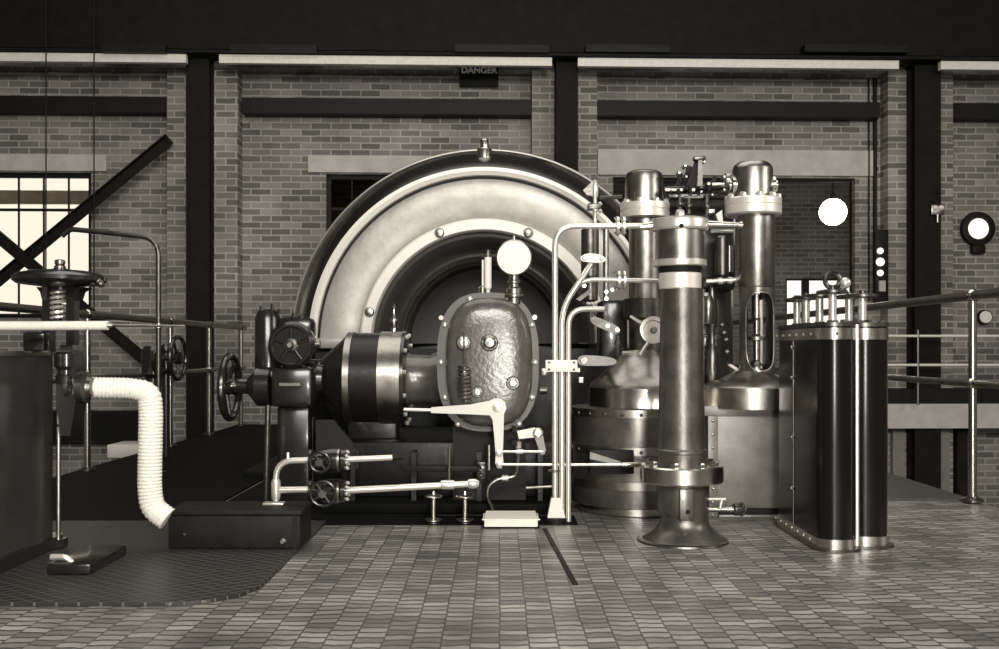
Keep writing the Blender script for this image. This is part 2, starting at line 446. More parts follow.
# side and rear walls of the hall, roof
m = MB(); m.ext(-7.6, -7.4, -7, 11.9, ZB, ZT); m.to('wall_left', 'brick_dim', loc=(0, 0, 0))['kind'] = 'structure'
m = MB(); m.ext(7.7, 7.9, -7, 11.9, ZB, ZT); m.to('wall_right', 'brick_dim', loc=(0, 0, 0))['kind'] = 'structure'
m = MB(); m.ext(-7.6, 7.9, -7.2, -7, ZB, ZT); m.to('wall_front', 'brick_dim', loc=(0, 0, 0))['kind'] = 'structure'
m = MB(); m.ext(-7.6, 7.9, -7.2, 12.0, ZT, ZT+.15); m.to('ceiling', 'girder', loc=(0, 0, 0))['kind'] = 'structure'

# chequer plate at left front; the rest are plain dark sheets
CE = -0.80
pl = [(-2.76, 3.12), (-1.05, 3.12), (-.93, 3.15), (-.84, 3.23), (CE, 3.35), (CE, 4.62), (-2.76, 4.62)]
m = MB(); m.prism(pl, lambda p: Vector((p[0], p[1], 0.001)), lambda p: Vector((p[0], p[1], 0.012)))
struct(m.to('trim_61', 'chequer', loc=(-1.8, 3.9, 0)))
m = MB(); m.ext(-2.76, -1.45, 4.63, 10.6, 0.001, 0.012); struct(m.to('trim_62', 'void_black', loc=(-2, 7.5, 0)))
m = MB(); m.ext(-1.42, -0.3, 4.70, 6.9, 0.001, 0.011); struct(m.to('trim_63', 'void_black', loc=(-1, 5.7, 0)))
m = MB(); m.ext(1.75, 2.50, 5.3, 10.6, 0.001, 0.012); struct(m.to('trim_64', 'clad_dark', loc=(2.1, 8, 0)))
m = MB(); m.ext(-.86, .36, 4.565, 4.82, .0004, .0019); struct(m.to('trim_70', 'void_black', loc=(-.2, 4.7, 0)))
# expansion joint in the paving
m = MB(); m.box((.230, 3.93, .003), (.018, 1.06, .004), Matrix.Rotation(.053, 3, 'Z')); struct(m.to('trim_65', 'steel_black', loc=(.22, 3.9, 0)))

# diagonal braces of the steel frame (wall bay on the left)
for (p, q, lab) in ((((170, 139)), (-45, 317), 'dark steel brace climbing from lower left up to the left pilaster, crossing the bright window'),
                    (((-20, 222)), (172, 383), 'dark steel brace sloping down to the right behind the round spring valve top')):
    a = wpt(p[0], p[1], -.3 if p[0] > 0 else -.36); b = wpt(q[0], q[1], -.3 if p[0] > 0 else -.36)
    L = (b-a).length; mid = (a+b)/2; rot = (b-a).to_track_quat('X', 'Z').to_matrix()
    m = MB(); m.box(mid, (L, .016, .12), rot); m.box(mid+rot@Vector((0, .03, .05)), (L, .06, .014), rot)
    tag(m.to('diagonal_brace', 'girder', loc=mid), lab, 'brace')

# DANGER sign
def text_mesh(s, size, depth, mt, name, parent, rotz):
    cu = bpy.data.curves.new(name, 'FONT'); cu.body = s; cu.size = size; cu.offset = .004; cu.extrude = depth; cu.align_x = 'CENTER'; cu.align_y = 'CENTER'
    t = bpy.data.objects.new(name, cu); col.objects.link(t)
    dg = bpy.context.evaluated_depsgraph_get(); dg.update()
    me = bpy.data.meshes.new_from_object(t.evaluated_get(dg)); bpy.data.objects.remove(t)
    me.materials.clear(); me.materials.append(MATS[mt])
    o = bpy.data.objects.new(name, me); col.objects.link(o); o.parent = parent
    o.rotation_euler = (PI/2, 0, rotz)
    return o
sg = wpt(479, 84, -.10)
r = thing('danger_sign', 'small dark board reading DANGER hung under the pale crane rail strip', 'sign', sg)
MB().box(sg+Vector((0, .02, .09)), (.44, .02, .23), bev=.004).to('board', 'girder', r)
t = text_mesh('DANGER', .10, .003, 'letter', 'lettering', r, WT); t.location = Vector((0, .003, .155)); t['label'] = 'white lettering reading DANGER'
for sx in (-.15, .15): MB().ext(sg.x+sx-.006, sg.x+sx+.006, sg.y+.03, sg.y+.10, sg.z+.03, sg.z+.20).to('hanger', 'steel_black', r)

# globe lamp of the room beyond
lp = W(833, 212, 14.2)
r = thing('pendant_lamp', 'glowing white globe lamp hanging in the dark room beyond the wide opening', 'lamp', lp)
MB().sphere(lp, .19, 24).to('lamp_globe', 'glass_lamp', r)
MB().cyl(lp+Vector((0, 0, .165)), lp+Vector((0, 0, .26)), .06, .04).to('fitting', 'steel_black', r)
MB().cyl(lp+Vector((0, 0, .25)), (lp.x, lp.y, ZT-.2), .012).to('rod', 'steel_black', r)

# conduit + indicator board
a = wpt(875, 60, -.03); b = wpt(875, 300, -.03)
m = MB(); m.cyl((a.x, a.y, b.z), (a.x, a.y, a.z), .022); m.cyl((a.x-.07, a.y, b.z), (a.x-.07, a.y, a.z), .010)
tag(m.to('conduit', 'steel_black', loc=(a.x, a.y, b.z)), 'pair of thin dark conduits running down the wall left of the right pilaster', 'conduit')
c = wpt(881, 268, -.235)
r = thing('indicator_board', 'narrow dark upright board with a column of small white dials beside right pilaster', 'indicator', (c.x, c.y, c.z-.45))
MB().box(c, (.15, .06, .86), bev=.01).to('board', 'steel_black', r)
for y, rr in ((251, .045), (262, .06), (273, .045)):
    p = wpt(880, y, -.27); MB().lathe(p, (0, -1, 0), [(rr*.8, 0), (rr*.8, .015), (rr*.6, .02)], 20).to('dial', 'dial_added_glow', r)
MB().box(wpt(882, 286, -.28), (.07, .03, .12)).to('name_plate', 'concrete', r)
# stanchion lamp
c = wpt(937, 210, -.47)
r = thing('bulkhead_lamp', 'small pale bulkhead lamp fixed to the right steel stanchion', 'lamp', c)
MB().box(c, (.15, .06, .12), bev=.015).to('housing', 'steel_dull', r)
for sx in (-.035, .035): MB().dome(c+Vector((sx, -.03, .02)), (0, -1, 0), .032).to('lens', 'dial', r)
MB().cyl(c+Vector((0, -.01, -.14)), c+Vector((0, -.01, -.05)), .02).to('gland', 'steel_dull', r)
# wall dials on the far right
c = wpt(977, 229, -.03)
r = thing('wall_clock', 'round white dial in heavy dark surround on the brick wall at far right', 'clock', (c.x, c.y, c.z-.25))
MB().lathe(c+Vector((0, .02, 0)), (0, -1, 0), [(.19, 0), (.20, .03), (.19, .07), (.13, .08), (.115, .05)], 40).to('surround', 'steel_black', r)
MB().lathe(c+Vector((0, -.02, 0)), (0, -1, 0), [(.125, 0), (.125, .012), (.118, .016)], 40).to('dial', 'dial_added_glow', r)
MB().box(c+Vector((0, -.02, -.24)), (.16, .08, .10), bev=.02).to('pedestal', 'steel_black', r)
c = wpt(986, 317, -.1)
r = thing('wall_gauge', 'small round pale gauge low on the wall below the white clock', 'gauge', c)
MB().lathe(c+Vector((0, .09, 0)), (0, -1, 0), [(.07, 0), (.085, .04), (.08, .08)], 28).to('case', 'steel_black', r)
MB().lathe(c+Vector((0, .01, 0)), (0, -1, 0), [(.07, 0), (.068, .01)], 28).to('dial', 'dial', r)
# pale ledge object beyond the left rail
m = MB(); m.ext(-3.73, -3.25, 9.5, 9.9, -.226, -.10, .01)
a = W(112, 450, 9.2)
tag(m.to('concrete_block', 'white_paint', loc=(-3.5, 9.7, -.226)), 'pale block standing below the left guard rail near the wall', 'block')
m = MB(); m.ext(-3.6, -3.4, 9.6, 9.85, ZB, -.226); tag(m.to('block_plinth', 'girder', loc=(-3.5, 9.7, ZB)), 'dark pier carrying the pale block below the left guard rail', 'pier')

# ------------------------------------------------------------------ guard rails
def railing(name, label, x, ys, y0, y1, zt, zm, base=True, mt='steel_dark', pm='steel'):
    r = thing(name, label, 'railing', (x, ys[0], 0.012))
    MB().cyl((x, y0, zt), (x, y1, zt), .025, seg=14).to('top_rail', 'steel_dull', r)
    MB().cyl((x, y0, zm), (x, y1, zm), .019, seg=14).to('mid_rail', 'steel_dull', r)
    for y in ys:
        p = MB().cyl((x, y, .012), (x, y, zt), .021, seg=14).to('post', pm, r)
        MB().sphere((x, y, zt), .036, 14).to('rail_ball', pm, p)
        MB().sphere((x, y, zm), .034, 14).to('rail_ball', pm, p)
        MB().lathe((x, y, .010), (0, 0, 1), [(.055, 0), (.055, .012), (.03, .025)], 20).to('foot_flange', mt, p)
    return r
railing('guard_rail', 'tubular guard rail along the left floor edge with ball jointed posts', -2.70, [4.1, 6.55, 8.2, 9.3, 10.45], 2.6, 10.6, 1.035, .615)
railing('guard_rail', 'tubular guard rail along the right floor edge behind the black casing', 2.47, [5.22, 7.4, 9.4], 4.4, 10.55, 1.085, .625)
# thin rails across the far gallery at right
r = thing('gallery_rail', 'two thin pale horizontal rods across the far gallery at right', 'railing', W(985, 404, 10.8))
for y in (336, 365):
    p, q = W(800, y, 10.8), W(1075, y, 10.8); MB().cyl(p, q, .014, seg=8).to('rod', 'white_paint', r)
for x in (812, 918, 1040):
    p = W(x, 330, 10.8); q = W(x, 405, 10.8); MB().cyl(q, p, .016, seg=8).to('post', 'steel_dark', r)

# ------------------------------------------------------------------ GENERATOR
GX = W(484, 343, 6.2).x; GZ = .845
r = gen = thing('generator', 'large round generator with pale ringed end shield filling the centre of hall', 'generator', (GX, 6.9, 0))
o = (GX, 6.2, GZ)
AX = (0, 1, 0)
# with axis +Y, frame(): u = a x z = +X ; v = a x u = -Z   -> angles PI..2PI are the upper half
def uh(m_, prof, seg=96): return m_.lathe(o, AX, prof, seg, PI, 2*PI)
def lhf(m_, prof, seg=96): return m_.lathe(o, AX, prof, seg, 0, PI)
uh(MB(), [(1.085, .0), (1.11, .03), (1.16, .10), (1.31, .60), (1.353, .80), (1.358, .86)]).to('end_cowl', 'enamel', r)
uh(MB(), [(1.355, .855), (1.372, .86), (1.378, .87), (1.378, .99), (1.36, 1.01)]).to('rim_flange', 'bright', r)
uh(MB(), [(1.36, 1.0), (1.36, 1.45), (1.1, 1.45)]).to('stator_shell', 'enamel', r)
uh(MB(), [(1.030, .01), (1.036, -.03), (1.06, -.045), (1.085, -.03), (1.09, .03)]).to('outer_ring', 'white_band', r)
uh(MB(), [(1.018, .012), (1.020, -.004), (1.034, -.004), (1.036, .02)]).to('groove_ring', 'steel_black', r)
uh(MB(), [(.765, .035), (.80, .020), (.98, .0), (1.032, .015)]).to('end_shield', 'disc_paint', r)
uh(MB(), [(.690, .05), (.692, -.02), (.70, -.035), (.755, -.035), (.768, -.02), (.770, .04)]).to('bolt_ring', 'white_band', r)
uh(MB(), [(.692, .03), (.66, .02), (.62, .06), (.60, .14), (.55, .22), (.53, .24)]).to('bearing_bowl', 'bowl', r)
uh(MB(), [(.535, .25), (.537, .21), (.525, .195), (.51, .21), (.505, .27)]).to('inner_lip', 'steel', r)
uh(MB(), [(.51, .24), (.50, .55), (.30, .62), (.14, .62)]).to('inner_wall', 'bowl', r)
for a in (15, 68, 112, 165):
    t = math.radians(a)
    if a < 0 or a > 180: continue
    p = Vector((GX+.73*math.cos(t), 6.165, GZ+.73*math.sin(t)))
    MB().lathe(p, (0, -1, 0), [(.030, 0), (.030, .012), (.024, .020), (.008, .024)], 16).to('bolt', 'steel_dull', r)
# horizontal joint flanges and the boxed lower half
for s in (-1, 1):
    MB().ext(GX+s*.70, GX+s*1.12, 6.16, 6.9, GZ-.035, GZ+.028, bev=.006).to('joint_flange', 'disc_paint', r)
MB().ext(GX-1.37, GX+1.37, 6.85, 7.6, .30, GZ+.0, bev=.02).to('lower_casing', 'enamel_rough', r)
lhf(MB(), [(1.0, .08), (1.05, .25), (1.05, .3)]).bm.free()
m = MB(); pts = [(-1.06, 0), (1.06, 0), (1.02, -.30), (.86, -.58), (.86, -.80), (-.86, -.80), (-.86, -.58), (-1.02, -.30)]
m.prism(pts, lambda p: Vector((GX+p[0], 6.24, GZ-.036+p[1])), lambda p: Vector((GX+p[0], 6.86, GZ-.036+p[1]))); m.to('lower_shield', 'enamel_rough', r)
MB().ext(GX-1.5, GX+1.5, 6.2, 7.8, .001, .05, bev=.01).to('bed_plate', 'steel_black', r)
MB().ext(GX-1.36, GX+1.36, 6.85, 7.6, .05, .31).to('foot', 'enamel_rough', r)
lt = W(484, 160, 6.95)
MB().lz(484.5, 6.42, [(3.5, 139.5), (4.2, 141), (4.2, 148), (7, 149), (7.4, 150), (7.4, 167), (6.5, 168)], 24).to('lifting_cap', 'steel', r)

# ------------------------------------------------------------------ machine bed in front of generator
r = bed = thing('machine_bed', 'dark cast machine bed under the gear case and drum', 'machine bed', (-.2, 5.3, 0.012))
MB().ext(-.86, .35, 4.82, 6.1, .012, .06, bev=.01).to('base_plate', 'void_black', r)
MB().ext(-.80, .36, 5.02, 6.0, .06, .34, bev=.02).to('casting', 'enamel_rough', r)
for x in (-.72, -.42, -.1, .2): MB().ext(x-.012, x+.012, 4.9, 5.02, .06, .30).to('rib', 'enamel_rough', r)
MB().pbox(305, 418, 313, 482, 5.15, 5.2).to('strap', 'steel_dull', r)
MB().pprism([(316, 420), (334, 420), (358, 452), (358, 468), (316, 468)], 4.95, 5.0).to('gusset', 'enamel', r)

# ------------------------------------------------------------------ conical coupling drum (axis along X)
D = 5.25; s = D/F
o = W(316, 379, D)
r = thing('coupling_drum', 'black conical drum with bright steel band left of the gear case', 'drum', (W(370, 0, D).x, D, W(0, 427, D).z))
X = (1, 0, 0)
def lx(prof, seg=64): return MB().lathe(W(0, 379, D), X, [(rr*s, x*s) for rr, x in prof], seg)
lx([(14, 312), (19, 316), (20, 322), (44, 347.5), (45.5, 349)]).to('cone', 'enamel', r)
lx([(45.5, 348), (47, 349), (47, 355), (46, 355.5)]).to('narrow_band', 'steel_dull', r)
lx([(46, 355), (46, 382)]).to('barrel', 'enamel_rough', r)
lx([(46, 381.5), (47.5, 382), (47.5, 403.5), (46, 404)]).to('polished_band', 'steel_dull', r)
lx([(44, 403.5), (48.5, 404), (48.5, 407), (40, 408)]).to('flange', 'enamel', r)
for k in range(12):
    t = 2*PI*(k+.35)/12
    p = W(407, 379, D)+Vector((0, -math.cos(t)*44*s, math.sin(t)*44*s))
    MB().hexn(p, X, 2.2*s, 3*s).to('bolt', 'bright', r)
lx([(27, 407), (25, 412), (24, 430), (28, 438), (28, 446)]).to('neck', 'cast_cover', r)
p = W(394, 332, D)
MB().lathe(p, (0, 0, 1), [(.014, -.01), (.014, .02), (.008, .03), (.02, .05), (.02, .065), (.008, .085), (.006, .12), (.012, .13), (.004, .15)], 14).to('grease_cup', 'steel', r)
MB().ext(-.78, -.53, 5.15, 5.35, .341, .58, bev=.01).to('support', 'enamel', r)

# ------------------------------------------------------------------ stop valve at left of the drum
D = 4.95; s = D/F
r = thing('stop_valve', 'black steam stop valve with large side handwheel left of the coupling drum', 'valve', (W(290, 0, D).x, D, 0.012))
MB().pbox(270, 367, 312, 407, D-.08, D+.14, bev=.025).to('valve_body', 'enamel', r)
MB().lz(268, D+.03, [(4, 309), (10, 311), (13, 318), (13, 368), (15, 371), (15, 376)], 32).to('bonnet', 'enamel', r)
for k, (x, y) in enumerate(((262, 309), (273, 307), (280, 312), (294, 316), (301, 318))):
    MB().hexn(W(x, y+2, D), (0, 0, 1), 2.6*s, 5*s).to('nut', 'steel_dark', r)
MB().pbox(277, 317, 312, 340, D-.02, D+.12, bev=.03).to('gear_housing', 'enamel', r)
fc = W(291, 345, D-.10)
MB().lathe(fc, (0, 1, 0), [(20*s, 0), (23*s, .015), (23*s, .06), (19*s, .10), (17*s, .16)], 48).to('front_flange', 'enamel', r)
MB().torus(fc+Vector((0, -.004, 0)), (0, 1, 0), 19*s, .010).to('flange_lip', 'enamel', r)
for k in range(5):
    t = 2*PI*k/5+PI/2
    MB().cyl(fc, fc+Vector((math.cos(t)*18*s, 0, math.sin(t)*18*s)), .011, .009, 8).to('web', 'enamel', r)
MB().lathe(fc+Vector((0, .01, 0)), (0, -1, 0), [(.032, 0), (.032, .03), (.02, .036), (.012, .05)], 20).to('boss', 'steel_dull', r)
MB().cyl(W(312, 344, D), W(320, 344, D), .022).to('plug', 'steel_dull', r)
MB().lathe(W(272, 386, D), (-1, 0, 0), [(20*s, 0), (20*s, 14*s), (12*s, 20*s), (8*s, 24*s), (8*s, 34*s)], 32).to('yoke', 'enamel', r)
MB().cyl(W(246, 386, D), W(222, 386, D), .018).to('spindle', 'steel', r)
hw = r
wh = MB()
c = W(230, 387, D); ax = Vector((1, -.02, 0)).normalized()
wheel(r, c, ax, 31*s, .018, 5, 'enamel', .04, .02)
MB().lathe(W(312, 379, D+.1), X, [(20*s, -4*s), (20*s, 4*s), (15*s, 6*s), (14*s, 12*s)], 32).to('outlet_neck', 'enamel', r)
MB().cyl((W(268, 0, D).x, D-.05, .012), W(268, 405, D-.05), .014).to('stand_post', 'steel_dark', r)
MB().ext(W(276, 0, D).x, W(308, 0, D).x, D+.02, D+.12, .012, W(0, 407, D).z, bev=.01).to('pedestal', 'enamel', r)
MB().pbox(279, 383, 300, 386, D-.095, D-.08).to('name_plate', 'steel_dull', r)

# ------------------------------------------------------------------ wooden chest
D = 3.96
a = W(168, 510.3, D); b = W(300, 552, D)
CHZ = a.z
r = thing('tool_chest', 'long low dark wooden chest standing on chequer plates at left', 'chest', ((a.x+b.x)/2, D+.12, .012))
MB().ext(a.x, b.x, D, D+.24, .014, a.z-.022, bev=.006).to('chest_body', 'wood', r)
MB().ext(a.x-.008, b.x+.008, D-.008, D+.248, a.z-.020, a.z, bev=.005).to('lid', 'wood', r)
for x in (b.x-.03,): MB().ext(x, x+.02, D-.004, D, .014, a.z-.02).to('corner_strip', 'wood', r)
MB().lathe(W(283, 541, D), (0, -1, 0), [(.012, 0), (.014, .01), (.008, .018)], 14).to('knob', 'steel_dull', r)
MB().lathe(W(185, 534, D), (0, -1, 0), [(.005, 0), (.005, .006)], 10).to('screw', 'steel', r)

# ------------------------------------------------------------------ small bright pipework with twin valves
D = 4.10; s = D/F
r = thing('drain_pipework', 'bright looped drain pipe with two small black handwheel valves above wooden chest', 'pipework', W(276, 500, D))
zt = W(0, 501, D)
MB().tube([W(276, 501, D), W(276, 461, D), W(311, 460, D)], .0125, 12, .09).to('upper_pipe', 'bright', r)
MB().tube([W(276, 490, D), W(311, 489.5, D)], .0135, 12).to('lower_pipe', 'bright', r)
MB().lathe(W(276, 494, D), (0, 0, 1), [(.017, -.02), (.02, 0), (.02, .045), (.016, .06)], 16).to('tee', 'bright', r)
MB().cyl(W(288, 460, D), W(288, 452.5, D), .008, .006).to('nipple', 'bright', r)
f_ = W(274, 0, D); MB().box((f_.x, D, CHZ+.006), (.085, .05, .01), bev=.003).to('foot', 'bright', r)
for (cx, cy, R, xe) in ((323, 460, 9.5, 392), (326, 491, 12, 478)):
    o_ = W(cx, cy, D)
    MB().lathe(W(309, cy, D), X, [(.022, 0), (.045, .003), (.045, .014), (.03, .018), (.03, .055), (.045, .06), (.05, .09), (.05, .12), (.03, .125), (.045, .135), (.045, .15), (.02, .155)], 28).to('valve_body', 'enamel', r)
    MB().lathe(W(337.5, cy, D), X, [(.03, 0), (.048, .002), (.048, .012), (.02, .014)], 28).lathe(W(343, cy, D), X, [(.02, -.004), (.044, -.002), (.044, .01), (.018, .014)], 28).to('union_flange', 'steel_dull', r)
    for k in range(8):
        t = 2*PI*k/8+.2
        MB().sphere(W(346, cy, D)+Vector((.006, math.cos(t)*.036, math.sin(t)*.036)), .007, 8).to('bolt', 'bright', r)
    w_ = MB().torus(o_+Vector((0, -.075, 0)), (0, 1, 0), R*s, .0065, 28, 8).to('handwheel', 'enamel', r)
    MB().lathe(o_, (0, -1, 0), [(.012, 0), (.012, .07), (.016, .072), (.016, .09)], 12).to('spindle', 'steel_dark', w_)
    for k in range(4):
        t = PI*k/2+.6
        MB().cyl(o_+Vector((0, -.075, 0)), o_+Vector((math.cos(t)*R*s, -.075, math.sin(t)*R*s)), .005, seg=6).to('spoke', 'steel_dark', w_)
    y_end = cy-2.5 if cx == 323 else 483.5
    rr = 3.0 if cx == 323 else 3.4
    MB().cyl(W(344, cy-.5, D), W(xe, y_end, D), rr*s, rr*s*.95, 14).to('run_pipe', 'bright', r)
    if cx == 323: MB().cyl(W(390, y_end, D), W(402, y_end-.5, D+.45), .012, seg=12).to('elbow_end', 'steel_dark', r)
    else: MB().lathe(W(441, 484.7, D), X, [(.017, 0), (.019, .01), (.019, .045), (.017, .055)], 16).to('coupling', 'bright', r); MB().lathe(W(468, 483.7, D), X, [(.017, 0), (.02, .01), (.02, .03), (.012, .045)], 16).to('coupling', 'bright', r)

# ------------------------------------------------------------------ oil cups on the floor
D = 4.62; s = D/F
def cup(px, lab):
    r = thing('oil_cup', lab, 'oil cup', (W(px, 0, D).x, D, .001))
    MB().lz(px, D, [(4, 518), (9, 519), (9, 520.5), (7, 522), (7, 523)], 32).to('foot', 'steel_dull', r)
    MB().lz(px, D, [(2.5, 498), (2.5, 519)], 16).to('stem', 'steel', r)
    MB().lz(px, D, [(1.5, 491), (2, 493), (2.5, 494.5), (8, 495), (9.5, 496), (9.5, 497), (4, 499)], 32).to('dish', 'steel', r)
    return r
cup(433.5, 'left of two small bright spindles with round caps before the machine bed')
cup(465, 'right of two small bright spindles with round caps, nearer the white tray')

# ------------------------------------------------------------------ gear case
D = 4.85; s = D/F
r = gc = thing('gear_case', 'black bolted gear case with rounded crinkled cover in front of generator', 'gear case', (W(488, 0, D).x, 5.1, .012))
out = superell(488, 362, 51, 69.5, 2.7, 64)
def shr(k, cx=488, cy=362): return [(cx+(x-cx)*k, cy+(y-cy)*k) for x, y in out]
MB().pprism(shr(1.0), D-.012, D+.045).to('case_flange', 'case_grey', r)
body = [W(x, y, D) for x, y in shr(.93)]
MB().skin([MB().ring([]), ] if False else [], cap0=False, cap1=False) if False else None
m = MB(); m.skin([m.ring([Vector((p.x, D+.04, p.z)) for p in body]), m.ring([Vector((p.x, 5.55, p.z)) for p in body])]); m.to('case_body', 'enamel_rough', r)
m = MB(); rings = []
inner = superell(489.5, 362, 43, 64, 2.9, 64)
for k, dy in ((1.0, -.010), (.998, -.035), (.98, -.060), (.94, -.080), (.85, -.095), (.68, -.104), (.45, -.108), (.1, -.110)):
    kk = k; ky = 1-(1-k)*.66
    rings.append(m.ring([Vector((W(489.5+(x-489.5)*kk, 0, D).x, D+dy, W(0, 362+(y-362)*ky, D).z)) for x, y in inner]))
m.skin(rings); m.to('cover', 'cast_cover', r, sharp=50)
for x, y in ((470, 299.5), (444.5, 325), (441, 362.5), (445, 397.5), (532, 325), (535, 362.5), (532, 397.5), (508, 299), (458, 424), (519, 424)):
    MB().dome(W(x, y, D-.012), (0, -1, 0), 3.2*s, 2.6*s).to('bolt', 'bright', r)
for x, y in ((441.5, 318), (534.5, 317.5)):
    MB().hexn(W(x, y, D+.0), (0, -1, 0), 3.0*s, .03).to('lug', 'steel_dull', r)
for x, y, rr, mt in ((489.5, 342.7, 8.5, 'steel_dark'), (464, 342.7, 7.5, 'steel_dark'), (513, 383, 6.6, 'bright'), (477.5, 392, 5.8, 'bright')):
    f_ = W(x, y, D-.106)
    b_ = MB().lathe(f_, (0, -1, 0), [(rr*s, -.03), (rr*s, .010), (rr*s*.85, .016)], 28).to('boss', 'steel_dark', r)
    MB().lathe(f_+Vector((0, -.012, 0)), (0, -1, 0), [(rr*.78*s, 0), (rr*.78*s, .012), (rr*.5*s, .022), (.001, .024)], 24 if mt == 'steel_dark' else 6).to('cap', 'steel_dull' if rr > 8 else 'bright', b_)
MB().lathe(W(497.5, 407, D-.05), (0, -1, 0), [(13*s, -.03), (13*s, .035), (11.5*s, .045)], 40).to('pivot_housing', 'steel_dark', r)
# spring and pin
p = W(464, 350, D-.13)
MB().tube([W(463.5, 332, D-.15), W(464.2, 343, D-.15), W(464.2, 352, D-.15), W(465, 364, D-.15)], .0045, 8).to('spring_hook', 'steel', r)
MB().helix(W(464.8, 366, D-.148), W(465, 401, D-.146), 5.6*s, .0062, 9).to('spring', 'steel_dull', r)
# side brackets
MB().pbox(541, 368, 549, 376, D+.0, D+.05, bev=.006).to('side_lug', 'steel_dull', r)
MB().cyl(W(540, 390, D), W(547, 390, D), .02).to('side_plug', 'steel_dark', r)
MB().ext(W(452, 0, D).x, W(526, 0, D).x, D+.08, 5.015, .061, W(0, 425, D).z).to('pedestal', 'steel_black', r)

# gauge
D = 4.80; s = D/F
g = W(514, 257.5, D)
r = thing('pressure_gauge', 'round pressure gauge with plain white face standing on the gear case', 'gauge', W(514, 300, D))
MB().lathe(g+Vector((0, .055, 0)), (0, -1, 0), [(14*s, 0), (17*s, .006), (18*s, .02), (18*s, .055), (17*s, .06), (16.5*s, .052)], 48).to('case', 'steel_dull', r)
MB().lathe(g+Vector((0, .01, 0)), (0, -1, 0), [(17.0*s, 0), (16.9*s, .012), (1*s, .013)], 48).to('dial_face', 'dial', r)
MB().lz(514, D+.03, [(1.5, 236), (1.5, 240), (2.2, 241)], 12).to('top_nipple', 'steel', r)
MB().lz(514, D+.03, [(5, 275), (5, 280), (6.5, 281), (6.5, 283), (5, 284), (5, 287), (7, 288), (8, 289), (8, 294), (9.5, 295), (9.5, 297), (6.5, 298), (6.5, 304)], 28).to('stem', 'steel_dull', r)
# lubricator tubes
r = thing('lubricator', 'pair of slim upright sight tubes on top of the gear case, left of gauge', 'lubricator', W(488, 295, 4.87))
MB().lz(488, 4.87, [(3.3, 257), (3.6, 258), (3.6, 288), (2, 290), (2, 294)], 20).to('sight_tube', 'white_paint', r)
MB().lz(488, 4.87, [(2, 249.5), (2.6, 250.5), (2.6, 254), (3.4, 255), (3.4, 258)], 20).to('cap', 'steel_dark', r)
MB().lz(482.7, 4.87, [(1.3, 260), (1.3, 293)], 12).to('thin_tube', 'bright', r)
MB().tube([W(482.5, 286, 4.86), W(479, 288, 4.85), W(479, 294, 4.86)], .004, 8).to('loop', 'steel_dull', r)

# bell crank
D = 4.70; s = D/F
r = thing('bell_crank_lever', 'white L shaped bell crank lever pivoted at the foot of gear case cover', 'lever', W(498, 468, D))
ol = [(431, 407.4), (470, 404.5), (489, 401), (494, 398.5), (500, 398.3), (505, 402), (506.5, 408), (504, 414), (503.3, 440), (502.8, 456), (503.6, 463), (501.5, 468.3), (497.5, 468.3), (495.2, 463), (495.6, 456), (494.6, 440), (492.6, 420), (490, 415.3), (470, 414.3), (431, 413)]
MB().pprism(ol, D, D+.022).to('lever_arm', 'pale_cast', r)
for x, y, rr in ((497.6, 407.3, 5), (498.9, 453, 3.6), (499.3, 464.5, 3.2)):
    MB().lathe(W(x, y, D), (0, -1, 0), [(rr*s, -.001), (rr*s, .008), (rr*.6*s, .010), (rr*.6*s, .018), (.002, .02)], 20).to('pin', 'bright', r)
MB().cyl(W(497.6, 407.3, D+.02), W(497.6, 407.3, D+.10), .03).to('pivot_shaft', 'steel_dark', r)
MB().cyl(W(404, 409.6, D+.011), W(431, 410.2, D+.011), 1.9*s, seg=12).to('end_rod', 'bright', r)
# long connecting rod
r = thing('connecting_rod', 'long thin bright rod running right from bell crank to the banded tank', 'rod', W(570, 466, D))
MB().tube([W(500, 464.5, D-.02), W(560, 464.8, D-.04), W(622, 464.6, D-.06)], 1.5*s, 10).to('rod', 'bright', r)
MB().lathe(W(621, 464.6, D-.06), X, [(2.2*s, 0), (2.6*s, .01), (2.6*s, .08), (1.5*s, .09), (1.5*s, .11)], 14).to('turnbuckle', 'steel', r)
# small link gear
D = 4.74; s = D/F
r = thing('link_gear', 'small two armed link with short rod, right below the gear case', 'linkage', W(538, 455, D))
MB().pprism([(517, 431), (535, 427.5), (538, 437), (519, 439)], D, D+.015).to('upper_arm', 'white_paint', r)
MB().pprism([(533.6, 434), (542.6, 434), (546, 450), (544.5, 454.5), (540.5, 454.5), (539, 450)], D-.016, D-.002).to('lower_arm', 'lever_grey', r)
MB().lathe(W(538, 432.8, D-.017), (0, -1, 0), [(5*s, -.03), (5*s, .008), (3*s, .018)], 20).to('pivot_cap', 'bright', r)
MB().cyl(W(538, 432.8, D), W(538, 432.8, D+.14), .016).to('pivot_shaft', 'steel_dark', r)
MB().cyl(W(503, 451.6, D-.005), W(543, 451.6, D-.02), 1.5*s, seg=10).lathe(W(516, 451.6, D-.01), X, [(2.6*s, 0), (2.6*s, .035)], 10).to('short_rod', 'bright', r)
MB().tube([W(518.5, 436, D+.02), W(518.5, 458, D+.02), W(516, 476, D+.02), W(508, 478, D+.02)], .008, 10, .05).to('drop_tube', 'steel_dull', r)
MB().lathe(W(518.5, 448, D+.02), (0, 0, 1), [(.014, 0), (.014, .03)], 10).to('collar', 'bright', r)
MB().hexn(W(515, 432, D+.02), (0, 0, 1), .016, .03).hexn(W(515, 446, D+.02), (0, 0, 1), .018, .03).to('nut', 'steel_dark', r)
